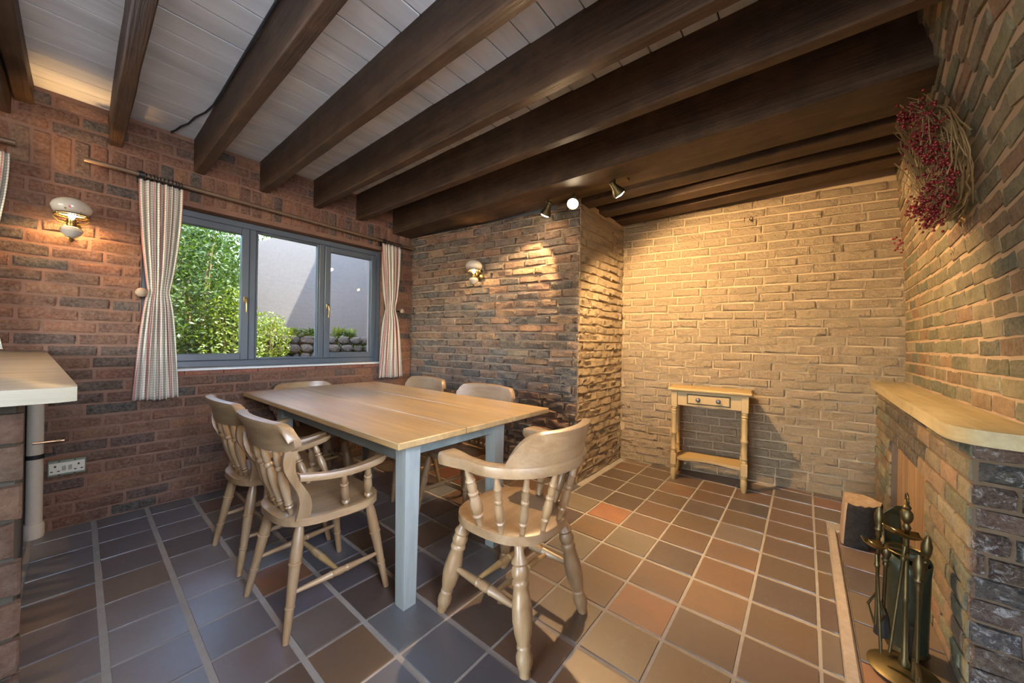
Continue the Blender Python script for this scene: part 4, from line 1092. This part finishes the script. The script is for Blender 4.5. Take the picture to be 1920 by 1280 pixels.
def foliage(n, cx, cy, cz, rx, ry, rz, size, rnd, shell=.5, elong=2.2):
    b = MB()
    for k in range(n):
        while True:
            p = Vector((rnd.uniform(-1, 1), rnd.uniform(-1, 1), rnd.uniform(-1, 1)))
            if shell < p.length < 1: break
        lump = 1+.18*math.sin(7*p.x+cx*9)*math.sin(6*p.z+cy*5)
        c = Vector((cx+p.x*rx*lump, cy+p.y*ry*lump, cz+p.z*rz*lump))
        d = Vector((rnd.uniform(-1, 1), rnd.uniform(-1, 1), rnd.uniform(-.6, 1))).normalized(); s_ = d.orthogonal().normalized(); s_.rotate(Matrix.Rotation(rnd.uniform(0, 6.28), 3, d))
        ln = size*rnd.uniform(.6, 1.4); w = ln/elong*.5
        b.add([c, c+d*ln*.5+s_*w, c+d*ln, c+d*ln*.5-s_*w], [(0, 1, 2, 3)])
    return b
hl = MB(); hv = []; hf = []
for j in range(12):
    for i in range(16):
        y = -7+i*.6; X = -3.4-j*.55; z = .3+2.9*min(1, max(0, (j-.2)/4.0))**.8+.35*max(0, j-4)*.3+.12*math.sin(i*2.1+j)+.08*math.sin(j*3.3+i*.7); hv.append((X, y, z))
for j in range(11):
    for i in range(15): k = j*16+i; hf.append((k, k+16, k+17, k+1))
hb_ = hl.add(hv, hf).obj('hillside', simple('grassy_hillside', (.02, .038, .006), .95, var=.5, bscale=14, bstr=1.), None); fixn(hb_.data); struct(hb_, 'overgrown green hillside behind the garden')
iv = MB(); rv = random.Random(77)
for k in range(5000):
    c = Vector((-2.58+rv.uniform(-.02, .04), rv.uniform(1.7, 3.5), rv.triangular(.7, 1.36, 1.3))); d = Vector((rv.uniform(0, 1), rv.uniform(-1, 1), rv.uniform(-.8, .6))).normalized(); s_ = d.orthogonal().normalized(); ln = rv.uniform(.02, .05)
    if math.sin(c.y*9)+math.sin(c.z*13+c.y*4) < .1: continue
    iv.add([c, c+d*ln*.5+s_*ln*.3, c+d*ln, c+d*ln*.5-s_*ln*.3], [(0, 1, 2, 3)])
o = iv.obj('creeping_plants', 'leaf1', bk_, False); o['kind'] = 'stuff'
def shrub(label, x, y, z0, h, r, n, mat, size):
    t = thing('garden_shrub', label, 'shrub', (x, y, z0), 0, 'shrubs outside the window'); rn = random.Random(int(1000*(x*x+y*3+h)))
    st_ = MB()
    for k in range(9):
        a = rn.uniform(0, 6.28); e = rn.uniform(.2, .8)*r; st_.tube([(0.03*math.cos(a), .03*math.sin(a), 0), (e*.5*math.cos(a), e*.5*math.sin(a), h*.4), (e*math.cos(a), e*math.sin(a), h*rn.uniform(.7, .95))], [.014, .009, .003], 5)
    st_.obj('stems', 'twig', t)
    o = foliage(n, 0, 0, h*.54, r, r, h*.5, size, rn).obj('foliage', mat, t, False); o['kind'] = 'stuff'
    return t
shrub('tall mid green shrub in the left window light', -2.55, .95, .25, 2.7, .55, 17000, 'leaf1', .048)
shrub('tall dark green shrub behind the left curtain', -2.3, .30, .25, 2.6, .6, 9000, 'leaf1', .05)
shrub('tall green shrub at the corner of the garden wall', -3.45, .95, .25, 2.75, .58, 13000, 'leaf1', .045)
shrub('bright yellow-green bush low in the left window light', -2.25, 1.25, .35, 1.45, .38, 6500, 'leaf2', .042)
shrub('yellow-green bush at the left foot of the garden wall', -2.55, 1.78, .7, .80, .27, 3600, 'leaf2', .036)
shrub('high tree foliage above the garden wall', -4.35, 2.15, .2, 4.3, .75, 9000, 'leaf1', .07)
shrub('far green tree filling the background on the left', -5.0, -.2, .2, 4.0, 1.3, 5200, 'leaf2', .11)
rn = random.Random(21)
for k, (y, z, lb) in enumerate(((2.08, 1.22, 'leafy weed tuft at the left end of the stone bank, by the yellow-green bush'), (2.42, 1.24, 'weed tuft on top of the stone bank in the middle window light'), (2.80, 1.28, 'tall grass tuft on the stone bank in the right window light'), (2.30, .97, 'small weed tuft low in the face of the stone bank'), (3.02, 1.25, 'weed tuft at the far right end of the stone bank'))):
    t = thing('grass_tuft', lb, 'plant', (-2.62, y, z-.05), 0, 'weeds on the stone bank')
    b = MB()
    for q in range(60):
        a = rn.uniform(0, 6.28); e = rn.uniform(.02, .13); h = rn.uniform(.05, .2); p = Vector((.03*math.cos(a), .05*math.sin(a), 0)); tp = Vector((e*math.cos(a)+.03, e*math.sin(a), h)); s_ = Vector((-math.sin(a), math.cos(a), 0))*.007
        b.add([p-s_, p+s_, p.lerp(tp, .6)+s_+Vector((0, 0, .02)), tp, p.lerp(tp, .6)-s_+Vector((0, 0, .02))], [(0, 1, 2, 3, 4)])
    o = b.obj('blades', 'leaf1' if k % 2 else 'leaf2', t, False); o['kind'] = 'stuff'
